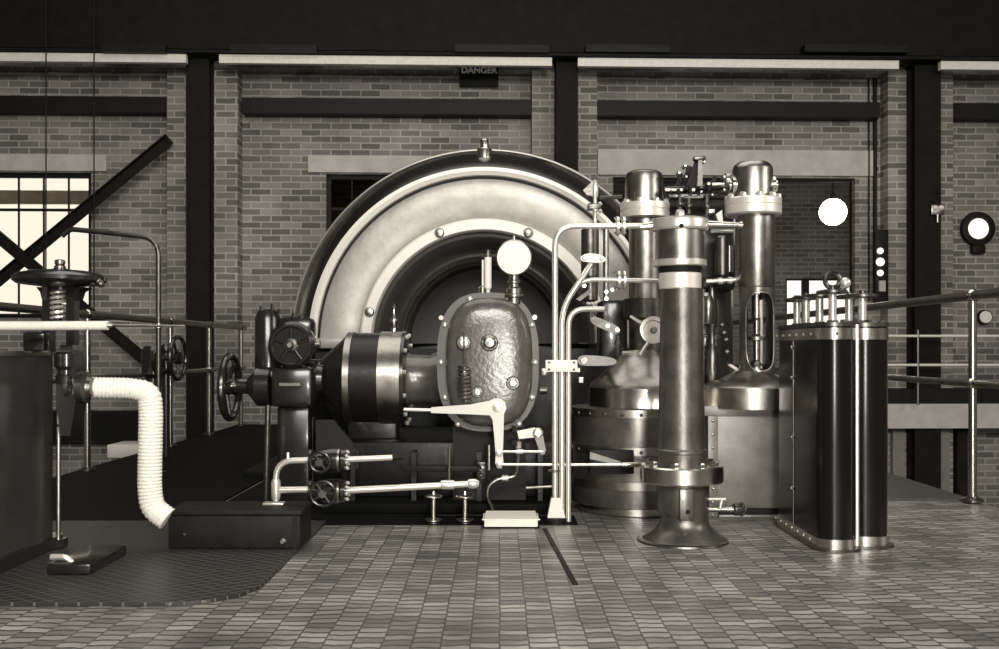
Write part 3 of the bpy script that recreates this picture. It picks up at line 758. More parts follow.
# curved drain pipe beside tray
r = thing('drain_elbow', 'short bright curved drain pipe bending down behind the white tray', 'pipe', W(489, 510, 4.75))
MB().tube([W(512, 477, 4.75), W(497, 479, 4.75), W(488, 486, 4.75), W(487, 498, 4.76), W(492, 508, 4.77), W(494, 517, 4.77)], .011, 12, .05).to('pipe', 'steel_dull', r)
MB().lathe(W(502, 478, 4.75), X, [(.016, 0), (.016, .03)], 12).to('union', 'bright', r)
# thin stems between pipes behind (dark bed details)
r = thing('spindle_rod', 'thin upright bright spindle rising behind the lower horizontal pipe', 'rod', W(449, 482, 4.7))
MB().cyl(W(449, 482, 4.72), W(449, 447, 4.72), .008, .006, 10).to('rod', 'steel', r)
MB().lathe(W(449, 486, 4.72), (0, 0, 1), [(.014, 0), (.014, .02), (.008, .025)], 10).to('collar', 'bright', r)
r = thing('oil_pump', 'dark cluster of small oil pump fittings behind the bell crank', 'pump', W(480, 515, 4.88))
MB().pbox(476, 462, 486, 480, 4.80, 4.84, bev=.005).to('pump_body', 'enamel', r)
MB().cyl(W(489, 445, 4.78), W(489, 470, 4.78), 2*s).to('pump_rod', 'steel_dull', r)
for k in range(3): MB().torus(W(481, 465+k*5, 4.79), (0, 0, 1), .018, .005, 16, 8).to('gland_ring', 'steel_dull', r)
MB().pbox(404, 466, 482, 472, 4.80, 4.82, bev=.003).to('shelf', 'steel_black', r)

# tray
D = 4.48
a = W(483, 517, D); b = W(539, 527.5, D)
r = thing('drip_tray', 'shallow white rectangular drip tray on the floor before the gear case', 'tray', ((a.x+b.x)/2, D+.08, .001))
m = MB(); z0 = .002; z1 = z0+.042
m.ext(a.x, b.x, D, D+.16, z0, z0+.006)
for (x0, x1, y0, y1) in ((a.x, b.x, D, D+.006), (a.x, b.x, D+.154, D+.16), (a.x, a.x+.006, D, D+.16), (b.x-.006, b.x, D, D+.16)): m.ext(x0, x1, y0, y1, z0, z1)
m.to('tray_body', 'white_paint', r)
m = MB(); m.ext(a.x-.004, b.x+.004, D-.004, D, z1-.006, z1)
m.prism([(a.x+.006, D+.007), (b.x-.006, D+.007), (b.x-.012, D+.15), (a.x+.012, D+.15)], lambda p: Vector((p[0], p[1], z1-.008+(p[1]-D)*.10)), lambda p: Vector((p[0], p[1], z1-.003+(p[1]-D)*.10)))
m.to('splash_plate', 'white_paint', r)
# cone funnel and spindle
D = 4.60
r = thing('floor_funnel', 'small white tapered funnel with capped spindle beside the three pipes', 'funnel', (W(556, 0, D).x, D, .001))
MB().pprism([(551.5, 498), (560, 498), (565.5, 518), (547.5, 518)], D, D+.05).to('cone', 'white_paint', r)
MB().lz(556, D+.025, [(10, 517.5), (11, 519), (11, 524)], 24).to('foot', 'steel_black', r)
MB().lz(555, D+.025, [(1, 468), (7, 470), (7.5, 471), (2.5, 472.5), (2, 480), (3, 482), (3, 486), (2, 488), (3.5, 492), (4, 498)], 20).to('spindle', 'steel_dull', r)
MB().cyl(W(526, 488, D+.05), W(552, 486.5, D+.05), .007, seg=8).to('side_rod', 'steel_dull', r)

# ------------------------------------------------------------------ three riser pipes
D = 4.62; s = D/F
def riser(pts, rr, lab, fl):
    r = thing('riser_pipe', lab, 'pipe', (W(pts[0][0], 0, pts[0][2] if len(pts[0]) > 2 else D).x, D, .002))
    q = [W(p[0], p[1], p[2] if len(p) > 2 else D) for p in pts]
    MB().tube(q, rr*s, 14, .10).to('pipe', 'bright', r)
    return r
r = riser([(555, 521.5), (555, 226), (650, 226, D+.02)], 3.0, 'outermost left of three bright riser pipes, arching highest across the disc', None)
MB().lathe(W(616, 226, D+.01), X, [(.02, 0), (.045, .002), (.045, .012), (.02, .013)], 24).lathe(W(622, 226, D+.01), X, [(.02, 0), (.045, .002), (.045, .012), (.02, .013)], 24).to('union_flange', 'bright', r)
for z in (-.034, .034): MB().cyl(W(614, 226, D)+Vector((0, -.01, z)), W(626, 226, D)+Vector((0, -.01, z)), .006, seg=8).to('stud', 'steel_dull', r)
r = riser([(561.8, 521.5), (561.8, 308), (582, 278), (591, 263, D+.05)], 2.9, 'middle of three bright riser pipes, slanting to an oval flange', None)
MB().tube([W(578, 284, D+.01), W(590, 279.5, D+.02), W(658, 281, D+.05)], 2.4*s, 14, .05).to('branch', 'bright', r)
MB().lathe(W(617, 280, D+.03), X, [(.02, 0), (.045, .002), (.045, .012), (.02, .013)], 24).lathe(W(622.5, 280, D+.03), X, [(.02, 0), (.045, .002), (.045, .012), (.02, .013)], 24).to('union_flange', 'bright', r)
for z in (-.034, .034): MB().cyl(W(614, 280, D+.02)+Vector((0, -.01, z)), W(626, 280, D+.02)+Vector((0, -.01, z)), .006, seg=8).to('stud', 'steel_dull', r)
m = MB(); m.pprism(smooth_poly([(580, 257), (586, 253), (600, 254), (606, 258), (605, 262), (598, 263), (587, 262), (581, 261)], 2), D+.03, D+.05); m.to('oval_flange', 'pale_cast', r)
for x in (584.5, 602): MB().hexn(W(x, 258, D+.03), (0, -1, 0), .011, .012).to('bolt', 'steel_dull', r)
r = riser([(568.4, 521.5), (568.4, 309), (604, 309, D+.03)], 2.7, 'right of three bright riser pipes, the shortest with low bend', None)
D2 = D-.03
r = thing('pipe_clamp', 'white rectangular clamp plate holding the three riser pipes together', 'clamp', W(561, 372, D2))
MB().pbox(545.5, 360, 577.5, 372, D2-.006, D2+.006, bev=.003).to('plate', 'white_paint', r)
for x in (549, 574):
    for y in (362.5, 369.5): MB().dome(W(x, y, D2-.006), (0, -1, 0), .006, .004, 10).to('screw', 'steel_dark', r)
MB().pbox(572, 368, 580, 372, D2+.008, D2+.25).to('bracket', 'steel_dark', r)

# vertical servo at the left of the tanks
D = 4.95; s = D/F
r = thing('relay_cylinder', 'slim dark polished relay cylinder behind the arching riser pipe', 'cylinder', W(590, 330, D))
MB().lz(590, D, [(7, 229), (9, 230), (9, 277), (8, 278), (8, 300), (4, 302)], 32).to('barrel', 'steel_dark', r)
MB().lz(595, D-.05, [(1.5, 180), (2.5, 182), (3.2, 190), (3.2, 196), (2, 198), (2, 204), (3.4, 206), (3.4, 210), (2.2, 212), (2.2, 228)], 16).to('valve_rod', 'bright', r)
MB().pprism([(583, 190), (593, 181), (593, 196), (587, 195)], D-.06, D-.03).to('guide_plate', 'steel_dark', r)
MB().tube([W(600, 198, D-.03), W(622, 197, D-.02)], .010, 10).to('cross_rod', 'steel_dark', r)
MB().pbox(588, 203, 601, 209, D-.07, D+.0, bev=.004).to('gland_box', 'steel_dark', r)
for y in (204, 211): MB().sphere(W(600, y, D-.06), .011, 10).to('nut', 'bright', r)
MB().lz(606, D+.02, [(3, 229), (3, 300)], 20).to('side_rod', 'steel_dull', r)

# ------------------------------------------------------------------ valve chests (twin capped tanks on banded drums)
def capped(px, d, cap, name, lab):
    r = thing(name, lab, 'steam chest', (W(px, 0, d).x, d, .002)); return r
# --- left
D = 5.05; s = D/F; px = 645
r = capped(px, D, None, 'steam_chest', 'left banded steam chest with smaller capped cylinder, mostly behind the column')
MB().lz(px-1, D, [(8, 170.5), (14, 171.5), (17.5, 174), (18.8, 178), (18.8, 204)], 48).to('cap', 'steel_dull', r)
MB().lz(px, D, [(19, 203.5), (24.5, 204), (24.5, 210), (23.5, 210.5), (23.5, 211.5), (24.5, 212), (24.5, 218), (22, 219)], 48).to('cap_flange', 'white_metal', r)
for k in range(8):
    t = 2*PI*(k+.5)/8; MB().hexn(W(px, 204.3, D)+Vector((math.cos(t)*.108, math.sin(t)*.108, 0)), (0, 0, 1), .014, .020).to('nut', 'bright', r)
MB().lz(px, D, [(16, 218.5), (16, 352)], 40).to('cylinder', 'steel_dull', r)
MB().lz(px, D, [(16, 298), (21, 299), (21, 318), (17, 320)], 40).to('packing_collar', 'steel_dark', r)
MB().lz(px, D, [(17, 350), (24, 356), (30, 360), (40, 371), (54, 383), (56, 387)], 48).to('shoulder', 'steel_dull', r)
MB().lz(px, D, [(55, 386), (56, 387), (56, 405), (57, 407)], 56).to('upper_band', 'steel', r)
dr = MB().lz(px-9.5, D, [(54, 405.5), (62.5, 406), (64, 408), (64, 499.5), (50, 500.5)], 72).to('drum', 'tank_skin', r)
for y in (406, 441, 474): MB().lz(px-9.5, D, [(63.5, y), (65.2, y+.5), (65.2, y+8), (63.5, y+8.5)], 72).to('hoop', 'steel_dull', r)
for y in (411, 446):
    for k in range(9):
        t = -PI/2+(k-5.2)*.27
        MB().dome(W(px-9.5, y, D)+Vector((math.cos(t)*65.2*s, math.sin(t)*65.2*s, 0)), (math.cos(t), math.sin(t), 0), .009, .007, 10).to('rivet', 'steel_dark', r)
MB().lz(px, D, [(50, 507), (54, 509), (54, 506.8), (50, 506.9)], 40).bm.free()
MB().lz(px-9.5, D, [(54, 500), (57, 501), (57, 507.5), (52, 508)], 48).to('base_ring', 'steel', r)
# box recess with rods on the drum front
MB().pbox(590, 450, 634, 474, D-.330, D-.27, bev=.004).to('recess_plate', 'steel_black', r)
MB().pprism([(590, 452), (622, 462), (622, 466), (590, 459)], D-.340, D-.331).to('link_plate', 'lever_grey', r)
# --- right
D = 4.95; s = D/F; px = 752.5
r = capped(px, D, None, 'steam_chest', 'right steam chest with tall capped cylinder on an open windowed yoke')
MB().lz(px, D, [(10, 162), (15, 163), (18.5, 166), (20, 170), (20, 200)], 48).to('cap', 'steel_dull', r)
MB().lz(px+.5, D, [(20, 198.5), (27, 199), (28, 200.5), (28, 206), (27, 206.5), (28, 207), (28, 214.5), (26, 216)], 56).to('cap_flange', 'white_metal', r)
for k in range(10):
    t = 2*PI*(k+.5)/10; MB().hexn(W(px, 199.5, D)+Vector((math.cos(t)*.122, math.sin(t)*.122, 0)), (0, 0, 1), .016, .022).to('nut', 'bright', r)
MB().lz(px+4, D, [(18, 215.5), (18, 286), (17, 288)], 48).to('cylinder', 'steel_dull', r)
for sx in (-1, 1):
    MB().lathe(W(px+sx*20, 186, D), (sx, 0, 0), [(.05, -.02), (.05, .006), (.03, .012), (.03, .02)], 20).to('side_boss', 'steel', r)
# yoke: shell with a stadium window front and back
m = MB(); R = 17.5*s; R2 = 14.5*s; cx = W(px+4.5, 0, D).x; zt = W(0, 288, D).z; zb = W(0, 376, D).z
wz0 = W(0, 371, D).z; wz1 = W(0, 293, D).z; half = .92
NZ = 26; NA = 64
for surf in (R, R2):
    grid = []
    for j in range(NZ+1):
        z = zb+(zt-zb)*j/NZ; row = []
        for k in range(NA):
            t = 2*PI*k/NA; row.append(m.bm.verts.new((cx+surf*math.cos(t), D+surf*math.sin(t), z)))
        grid.append(row)
    for j in range(NZ):
        for k in range(NA):
            t = 2*PI*(k+.5)/NA; z = zb+(zt-zb)*(j+.5)/NZ
            ang = min(abs(t-PI*1.5), abs(t-PI*.5))
            zr = half*R*.8
            if z > wz1-zr: e = (z-(wz1-zr))/zr
            elif z < wz0+zr: e = ((wz0+zr)-z)/zr
            else: e = 0
            if e < 1 and ang < half*math.sqrt(max(0, 1-e*e)): continue
            m.bm.faces.new((grid[j][k], grid[j][(k+1) % NA], grid[j+1][(k+1) % NA], grid[j+1][k]))
m.to('yoke', 'tank_skin', r)
c0 = W(px+4.5, 0, D).x
pts = []
hw_ = math.sin(half)*R
for k in range(40):
    t = 2*PI*k/40; pts.append((cx+hw_*math.copysign(abs(math.cos(t))**.8, math.cos(t)), (wz0+wz1)/2+(wz1-wz0)/2*math.copysign(abs(math.sin(t))**.42, math.sin(t))))
q = [Vector((x, D-math.sqrt(max(0, R*R-(x-cx)**2))-.002, z)) for x, z in pts]; q.append(q[0])
MB().tube(q, .0045, 8).to('window_lip', 'steel_dull', r)
MB().lz(px+4, D, [(5, 288), (5, 318), (3, 320), (3, 334), (4, 335), (9, 337), (9, 340), (3, 341), (3, 360), (6, 362), (9, 368), (9, 374)], 24).to('valve_spindle', 'steel_dull', r)
MB().cyl(W(px+9, 300, D-.02), W(px+9, 366, D-.02), .008, seg=8).to('guide_rod', 'bright', r)
MB().lz(px, D, [(18, 371), (24, 375), (34, 380), (46, 384), (50, 387)], 48).to('shoulder', 'steel_dull', r)
MB().lz(px-2, D, [(49, 385.5), (50, 386.5), (50, 405), (50, 407)], 56).to('upper_band', 'steel_dull', r)
# clad body (rounded box)
x0, x1 = W(704, 0, D).x, W(800, 0, D).x
MB().ext(x0, x1, D-.14, D+.30, .03, W(0, 406, D-.14).z, bev=.03).to('cladding', 'clad_skin', r)
MB().pbox(700, 406, 792, 416, D-.152, D-.13, bev=.002).to('hoop', 'clad_skin', r)
MB().pbox(708, 416, 718, 522, D-.150, D-.13, bev=.002).to('riveted_strip', 'clad_skin', r)
for k in range(8): MB().dome(W(713, 421+k*13.5, D-.150), (0, -1, 0), .008, .006, 10).to('rivet', 'steel', r)
MB().pbox(719, 515, 790, 522, D-.150, D-.13, bev=.002).to('lower_strip', 'clad_skin', r)
MB().ext(x0+.01, x1-.01, D-.11, D+.28, .003, .035).to('base', 'steel_black', r)

# governor body between tanks
D = 5.15; s = D/F
r = thing('governor_gear', 'dark cluster of governor levers and bodies between the two steam chests', 'governor', (W(700, 0, D).x, D, W(0, 385, D).z))
MB().pbox(668, 205, 736, 290, D+.05, D+.25, bev=.02).to('upper_body', 'enamel', r)
MB().pbox(700, 288, 734, 384, D+.10, D+.30, bev=.02).to('lower_body', 'enamel', r)
MB().pbox(600, 300, 628, 364, D+.10, D+.30, bev=.02).to('left_body', 'enamel', r)
MB().lz(722, D-.05, [(5, 236), (7, 238), (7, 275), (5, 277), (9, 279), (9, 284), (7, 286)], 28).to('pilot_cylinder', 'steel_dark', r)
MB().lz(729, D-.04, [(4.5, 246), (4.5, 272)], 20).to('bright_sleeve', 'steel_dull', r)
MB().lz(712, D-.08, [(2, 286), (4.5, 300), (5.5, 310), (5.5, 326), (3, 330), (3, 345), (6, 350), (7, 372), (5, 384)], 20).to('spindle_sleeve', 'steel_dark', r)
MB().lz(708, D-.1, [(4, 296), (7, 304), (6, 322), (5, 324)], 20).to('collar', 'tank_skin', r)
MB().cyl(W(706, 281.5, D-.15), W(740, 279.5, D-.15), .011, seg=12).to('cross_pipe', 'bright', r)
MB().lathe(W(718, 281, D-.15), X, [(.018, 0), (.018, .02)], 12).lathe(W(728, 280.5, D-.15), X, [(.018, 0), (.018, .02)], 12).to('union', 'bright', r)
for y in (328, 336, 358, 365): MB().cyl(W(700, y, D-.02), W(712, y, D-.02), .008, seg=10).to('stay', 'steel_dull', r)
MB().pprism([(728, 365), (731, 364), (748, 374), (746, 377)], D-.15, D-.13).to('bright_link', 'pale_cast', r)
for x, y in ((722, 325), (724, 333), (726, 340), (727, 352)): MB().sphere(W(x, y, D-.02), .014, 10).to('nut', 'steel_dull', r)

# rocker gear on top
D = 5.0; s = D/F
r = thing('rocker_gear', 'spiky cluster of black rocker arms, rods and nuts on top between caps', 'linkage', (W(695, 0, D).x, D, W(0, 214, D).z))
MB().cyl(W(664, 190, D), W(734, 186, D+.0), .016, seg=14).to('rocker_shaft', 'enamel', r)
MB().pbox(668, 193, 728, 198, D-.02, D+.06, bev=.006).to('cross_head', 'enamel', r)
def arm(x0, y0, x1, y1, w0, w1, d, mt, nm='rocker_arm'):
    dx, dy = x1-x0, y1-y0; L = math.hypot(dx, dy); nx, ny = -dy/L, dx/L
    MB().pprism([(x0+nx*w0, y0+ny*w0), (x1+nx*w1, y1+ny*w1), (x1-nx*w1, y1-ny*w1), (x0-nx*w0, y0-ny*w0)], d, d+.025).to(nm, mt, r)
arm(692, 190, 698, 160, 3.5, 2.6, D-.03, 'steel_black'); arm(700, 186, 700.5, 159, 2.6, 2.0, D-.06, 'lever_grey')
arm(684, 192, 690, 166, 3, 2.6, D-.0, 'steel_black'); arm(677, 190, 681, 173, 2.6, 2.2, D+.01, 'steel_black')
arm(688, 186, 694, 168, 2, 1.6, D-.07, 'steel_black'); arm(708, 190, 716, 176, 2.5, 2, D-.02, 'steel_black')
MB().pbox(694.5, 156, 706, 159.5, D-.07, D-.02, bev=.003).to('top_pad', 'steel_dark', r)
for x, y, q_ in ((679, 173, 2.5), (685, 166, 2.4), (686, 177, 1.8), (681, 190, 2.6), (693, 190, 3), (701, 192, 2), (708.5, 184, 2.8), (724, 177, 2.2), (724, 190, 2), (712, 195, 1.8), (704, 162, 1.7), (672, 190, 2)):
    MB().lathe(W(x, y, D-.075), (0, -1, 0), [(q_*.75*s, -.05), (q_*.75*s, .006), (q_*.5*s, .012)], 12).to('nut', 'steel_dull', r)
MB().cyl(W(665, 190, D-.05), W(676, 190, D-.05), 1.7*s, seg=12).cyl(W(712, 184.5, D-.05), W(724, 184, D-.05), 1.7*s, seg=12).to('bright_rod', 'bright', r)
MB().cyl(W(685, 197, D-.06), W(703, 197, D-.06), 1.2*s, seg=10).to('short_rod', 'steel', r)
for x, y0, y1 in ((707, 194, 219), (680, 196, 212), (689, 198, 214)):
    MB().cyl(W(x, y1, D-.06), W(x, y0, D-.06), .009, seg=10).sphere(W(x, (y0+y1)/2, D-.06), .018, 12).to('hanger_rod', 'steel_dark', r)
MB().pbox(709, 209, 715, 213, D-.1, D, bev=.003).to('block', 'bright', r)
MB().pprism([(716, 214), (722, 210), (723, 222), (719, 224)], D-.11, D-.08).to('pawl', 'pale_cast', r)
for x in (727.5,): MB().lathe(W(x, 181, D), X, [(.04, -.012), (.04, .006), (.02, .01)], 20).to('end_flange', 'steel_dull', r)

# regulating handwheel and levers at left of the column
D = 4.80; s = D/F
r = thing('regulating_wheel', 'bright small handwheel with two spoke handles, half behind the column', 'handwheel', W(653, 345, D))
MB().lathe(W(653, 330, D), (0, -1, 0), [(9*s, 0), (10*s, .012), (13.4*s, .012), (13.8*s, 0), (13.8*s, -.012), (9*s, -.012)], 40).torus(W(653, 330, D), (0, 1, 0), 11.5*s, .008, 40, 8).to('wheel_rim', 'bright', r)
MB().lathe(W(653, 330, D+.01), (0, -1, 0), [(10*s, 0), (10*s, .004), (3.5*s, .005), (3.5*s, .02), (2*s, .028)], 24).to('wheel_web', 'steel_dull', r)
MB().cyl(W(642, 323.5, D), W(630, 316, D), .009, .007, 10).to('handle', 'bright', r)
MB().cyl(W(648, 342, D), W(640, 354.5, D), .009, .007, 10).to('handle', 'bright', r)
MB().cyl(W(653, 330, D+.01), W(653, 330, D+.15), .02).to('spindle', 'steel_dark', r)
r = thing('rocking_lever', 'flat grey sloping lever with two pins left of the small handwheel', 'lever', W(605, 340, D))
m = MB(); m.pprism(smooth_poly([(590, 317), (598, 317), (618, 326), (621, 331), (617, 334.5), (607, 331), (591, 323.5)], 2), D, D+.016); m.to('lever_plate', 'lever_grey', r)
for x, y in ((607.5, 326), (617, 329.8)): MB().lathe(W(x, y, D), (0, -1, 0), [(2.2*s, 0), (2*s, .012)], 14).to('pin', 'bright', r)
MB().cyl(W(591, 318, D+.01), W(591.5, 305, D+.01), .008, seg=8).to('drop_rod', 'steel', r)
for k in range(3): MB().sphere(W(588+k*3.6, 303.5, D), .009, 8).to('nut', 'bright', r)
MB().cyl(W(617.5, 335, D+.01), W(617.5, 356, D+.01), .007, seg=8).lathe(W(617.5, 345, D+.01), (0, 0, 1), [(.013, 0), (.013, .02)], 8).to('link_rod', 'steel', r)
MB().cyl(W(610, 327, D+.01), W(610, 327, D+.30), .014).to('fulcrum', 'steel_dark', r)
r = thing('flat_lever', 'flat horizontal grey lever arm just right of the white pipe clamp', 'lever', W(600, 368, D))
m = MB(); m.pprism(smooth_poly([(578, 356), (590, 355), (616, 357.5), (617, 365.5), (590, 366), (578, 365)], 2), D, D+.018); m.to('lever_arm', 'lever_grey', r)
MB().lathe(W(584, 360.5, D), (0, -1, 0), [(4*s, 0), (3.5*s, .010)], 18).to('boss', 'steel_dark', r)
MB().pbox(578.5, 377, 584, 383, D, D+.02, bev=.003).to('stop_block', 'steel', r)
MB().cyl(W(598, 361, D+.018), W(598, 361, D+.30), .014).to('fulcrum', 'steel_dark', r)
MB().cyl(W(622, 353, D), W(634, 353, D), .010, seg=10).to('stub_rod', 'steel', r)
for x, y in ((584, 286), (606, 292), (606, 299), (612, 290)): MB().hexn(W(x, y, D), (0, -1, 0), .012, .02).to('nut', 'bright', r)
MB().pprism([(576, 299), (590, 289), (592, 292), (580, 301)], D, D+.02).to('bright_pawl', 'lever_grey', r)

# ------------------------------------------------------------------ foreground column
D = 4.2; s = D/F; px = 681.5
r = thing('oil_column', 'tall grey cast column with bright flange and flared foot, front centre right', 'column', (W(px, 0, D).x, D, .001))
MB().lz(px+2.5, D, [(24, 511), (24, 519), (25, 524), (29, 529), (35, 534), (40, 537), (42, 538.5), (42, 539.5)][::1], 64).to('flared_foot', 'column_cast', r)
MB().lz(px+1, D, [(42, 538), (45, 538.6), (45.5, 540.3), (40, 540.4)], 64).to('foot_ring', 'steel_dark', r)
MB().lz(px+1.5, D, [(25, 483), (26, 486), (25.5, 512)], 56).to('lower_drum', 'column_cast', r)
MB().lz(px, D, [(35, 464), (40, 464.5), (41.3, 466), (41.3, 480), (40, 481.5), (26, 483.5)], 72).to('wide_flange', 'steel', r)
for k in range(8):
    t = 2*PI*(k+.5)/8; MB().hexn(W(px, 464.5, D)+Vector((math.cos(t)*33*s, math.sin(t)*33*s, 0)), (0, 0, 1), .018, .020).to('nut', 'steel', r)
MB().lz(px, D, [(20.8, 289), (21, 300), (22.4, 400), (23.6, 448), (25, 449.5), (25, 452), (23.6, 453), (23, 464.5)], 64).to('shaft', 'column_cast', r)
MB().lz(px-1.5, D, [(20, 273), (21, 274), (21, 288.5), (20, 289.5)], 56).to('white_collar', 'white_metal', r)
MB().lz(px-1.5, D, [(22, 266), (21.5, 270), (20, 274)], 48).to('neck', 'steel_black', r)
MB().lz(px-1.5, D, [(25, 260), (26.3, 260.5), (26.3, 266), (25, 267)], 56).to('collar_flange', 'bright', r)
MB().lz(px-1.5, D, [(24.5, 231), (24.5, 260.5)], 56).to('head', 'steel_dull', r)
MB().lz(px-1.5, D, [(24, 218.5), (27.5, 220), (28.3, 222), (28.3, 229), (27, 231), (24, 231.5)], 64).to('top_crosshead', 'bright', r)
MB().cyl(W(655, 225.5, D), W(640, 227, D), 5*s, 3.2*s, 16).to('crosshead_arm', 'steel', r)
MB().cyl(W(704, 224.5, D-.03), W(741, 225.5, D-.03), 4.4*s, 2.8*s, 16).lathe(W(739, 225.5, D-.03), X, [(.014, 0), (.017, .003), (.017, .012), (.01, .014)], 16).to('crosshead_arm', 'steel', r)
MB().lz(680, D-.0, [(3.5, 210), (4.5, 211.5), (4.8, 219)], 20).to('top_nut', 'bright', r)
MB().dome(W(681.5, 225.5, D-.118), (0, -1, 0), .010, .006, 12).to('plug', 'steel_black', r)
MB().cyl(W(712, 231, D-.02), W(732, 231, D+.05), 2*s, seg=12).to('side_pin', 'bright', r)
MB().pbox(679.5, 489, 695, 521, D-.122, D-.08, bev=.004).to('cover_plate', 'steel_dark', r)
MB().lathe(W(688, 512, D-.122), (0, -1, 0), [(.010, 0), (.006, .004)], 12).to('hole_plug', 'steel_black', r)
dc = MB().cyl(W(707, 509, D-.02), W(735, 509.5, D-.05), 2.6*s, seg=14).to('drain_cock', 'steel', r)
MB().lathe(W(733, 509.5, D-.05), X, [(.02, 0), (.026, .006), (.026, .03), (.02, .04), (.02, .05)], 16).to('cock_body', 'steel_dark', dc)
MB().cyl(W(709, 499, D-.03), W(726, 499, D-.05), 1.8*s, seg=12).cyl(W(722, 499, D-.05), W(720, 508, D-.05), 1.6*s).to('bypass', 'bright', dc)
for a_ in range(5):
    t = 2*PI*a_/5; MB().sphere(W(741, 509.5, D-.05)+Vector((.004, math.cos(t)*.024, math.sin(t)*.024)), .008, 8).to('cock_nut', 'steel_dark', dc)
MB().cyl(W(703.5, 289, D), W(703.5, 420, D), .004, seg=8).to('edge_tube', 'steel', r)

# ------------------------------------------------------------------ black lobed casing on the right
r = thing('lobed_casing', 'tall glossy black twin lobed casing with polished bands at far right', 'casing', (1.42, 4.35, .001))
def lobe(x0, x1, y0, y1, rad, n=8):
    o_ = []
    for (cx, cy, a0) in ((x1-rad, y1-rad, 0), (x0+rad, y1-rad, PI/2), (x0+rad, y0+rad, PI), (x1-rad, y0+rad, 1.5*PI)):
        for k in range(n+1): t = a0+PI/2*k/n; o_.append((cx+rad*math.cos(t), cy+rad*math.sin(t)))
    return o_
def grow(pts, g):
    cx = sum(p[0] for p in pts)/len(pts); cy = sum(p[1] for p in pts)/len(pts)
    w = max(p[0] for p in pts)-cx; h = max(p[1] for p in pts)-cy
    return [(cx+(p[0]-cx)*(w+g)/w, cy+(p[1]-cy)*(h+g)/h) for p in pts]
ZT_ = CH+.028*3.94
LA = lobe(1.275, 1.425, 3.96, 4.62, .07); LB = lobe(1.425, 1.585, 4.03, 4.62, .07)
for L_, nm in ((LA, 'left'), (LB, 'right')):
    ex = lambda z: (lambda p: Vector((p[0], p[1], z)))
    sh = MB().prism(L_, ex(.01), ex(ZT_-.01)).to('shell', 'casing_black', r)
    MB().prism(grow(L_, .004), ex(ZT_-.068), ex(ZT_-.022)).to('top_band', 'steel', r)
    MB().prism(grow(L_, .006), ex(ZT_-.016), ex(ZT_)).to('lid', 'steel_dark', r)
    MB().prism(grow(L_, .008), ex(.012), ex(.048)).to('bottom_band', 'steel', r)
    MB().prism(grow(L_, .022), ex(.001), ex(.012)).to('base_flange', 'steel_dark', r)
# beads / seams
MB().cyl((1.425, 3.985, .02), (1.425, 3.985, ZT_-.01), .008, seg=10).to('seam_bead', 'bright', r)
MB().cyl((1.588, 4.10, .02), (1.588, 4.10, ZT_-.01), .004, seg=10).to('edge_bead', 'steel', r)
MB().cyl((1.277, 4.34, .02), (1.277, 4.34, ZT_-.07), .007, seg=10).to('side_bead', 'steel_dark', r)
for k, z in enumerate((.2, .42, .68, ZT_-.1)): MB().sphere((1.270, 4.34, z), .009, 8).to('side_rivet', 'steel', r)
for k in range(6): MB().dome((1.270, 4.08+k*.10, ZT_-.045), (-1, 0, 0), .006, .004, 8).to('band_screw', 'bright', r)
for k in range(7): MB().dome((1.267, 4.08+k*.085, .03), (-1, 0, 0), .006, .004, 8).to('band_screw', 'bright', r)
for x, y in ((1.335, 3.953), (1.50, 4.024)): MB().dome((x, y+.004, ZT_-.045), (0, -1, 0), .006, .004, 8).to('band_screw', 'steel_dark', r)
# terminal posts with round caps
posts = [(797, 4.62, 301), (806, 4.50, 299), (819.5, 4.34, 297), (832.5, 4.14, 293), (849, 4.25, 298), (862.5, 4.12, 297)]
for x, d_, y in posts:
    b = W(x, y, d_); zb_ = ZT_
    po = MB().lathe((b.x, d_, zb_), (0, 0, 1), [(.022, 0), (.0165, .008), (.0165, b.z-zb_-.008), (.022, b.z-zb_)], 18).to('post', 'bright', r)
    MB().lathe((b.x, d_, b.z), (0, 0, 1), [(.052, -.004), (.060, 0), (.060, .010), (.04, .014), (.014, .015), (.014, .026)], 28).to('post_cap', 'steel_dark', po)
    MB().hexn((b.x, d_, zb_+.001), (0, 0, 1), .024, .012).to('post_nut', 'steel_dull', po)
for x, d_ in ((871, 4.10), (857, 4.06), (843, 4.08), (881, 4.2)):
    b = W(x, 320, d_); MB().hexn((b.x, d_, ZT_), (0, 0, 1), .012, .014).to('lid_nut', 'steel_dark', r)
kb = W(832.5, 283, 4.14)
MB().torus(kb+Vector((0, 0, .010)), (0, 1, 0), .030, .011, 24, 8).to('shackle', 'enamel', r)
MB().sphere(kb+Vector((.052, 0, .0)), .024, 14).to('ball_knob', 'bright', r)
MB().cyl(kb+Vector((0, 0, -.02)), kb+Vector((.055, 0, -.028)), .008, seg=8).to('knob_arm', 'steel_dark', r)
# sloping lever bar over the posts
MB().tube([(1.345, 4.62, CH+.25), W(800, 290, 4.55)-Vector((0, 0, .045)), W(784, 300, 4.6)], .011, 10).bm.free()

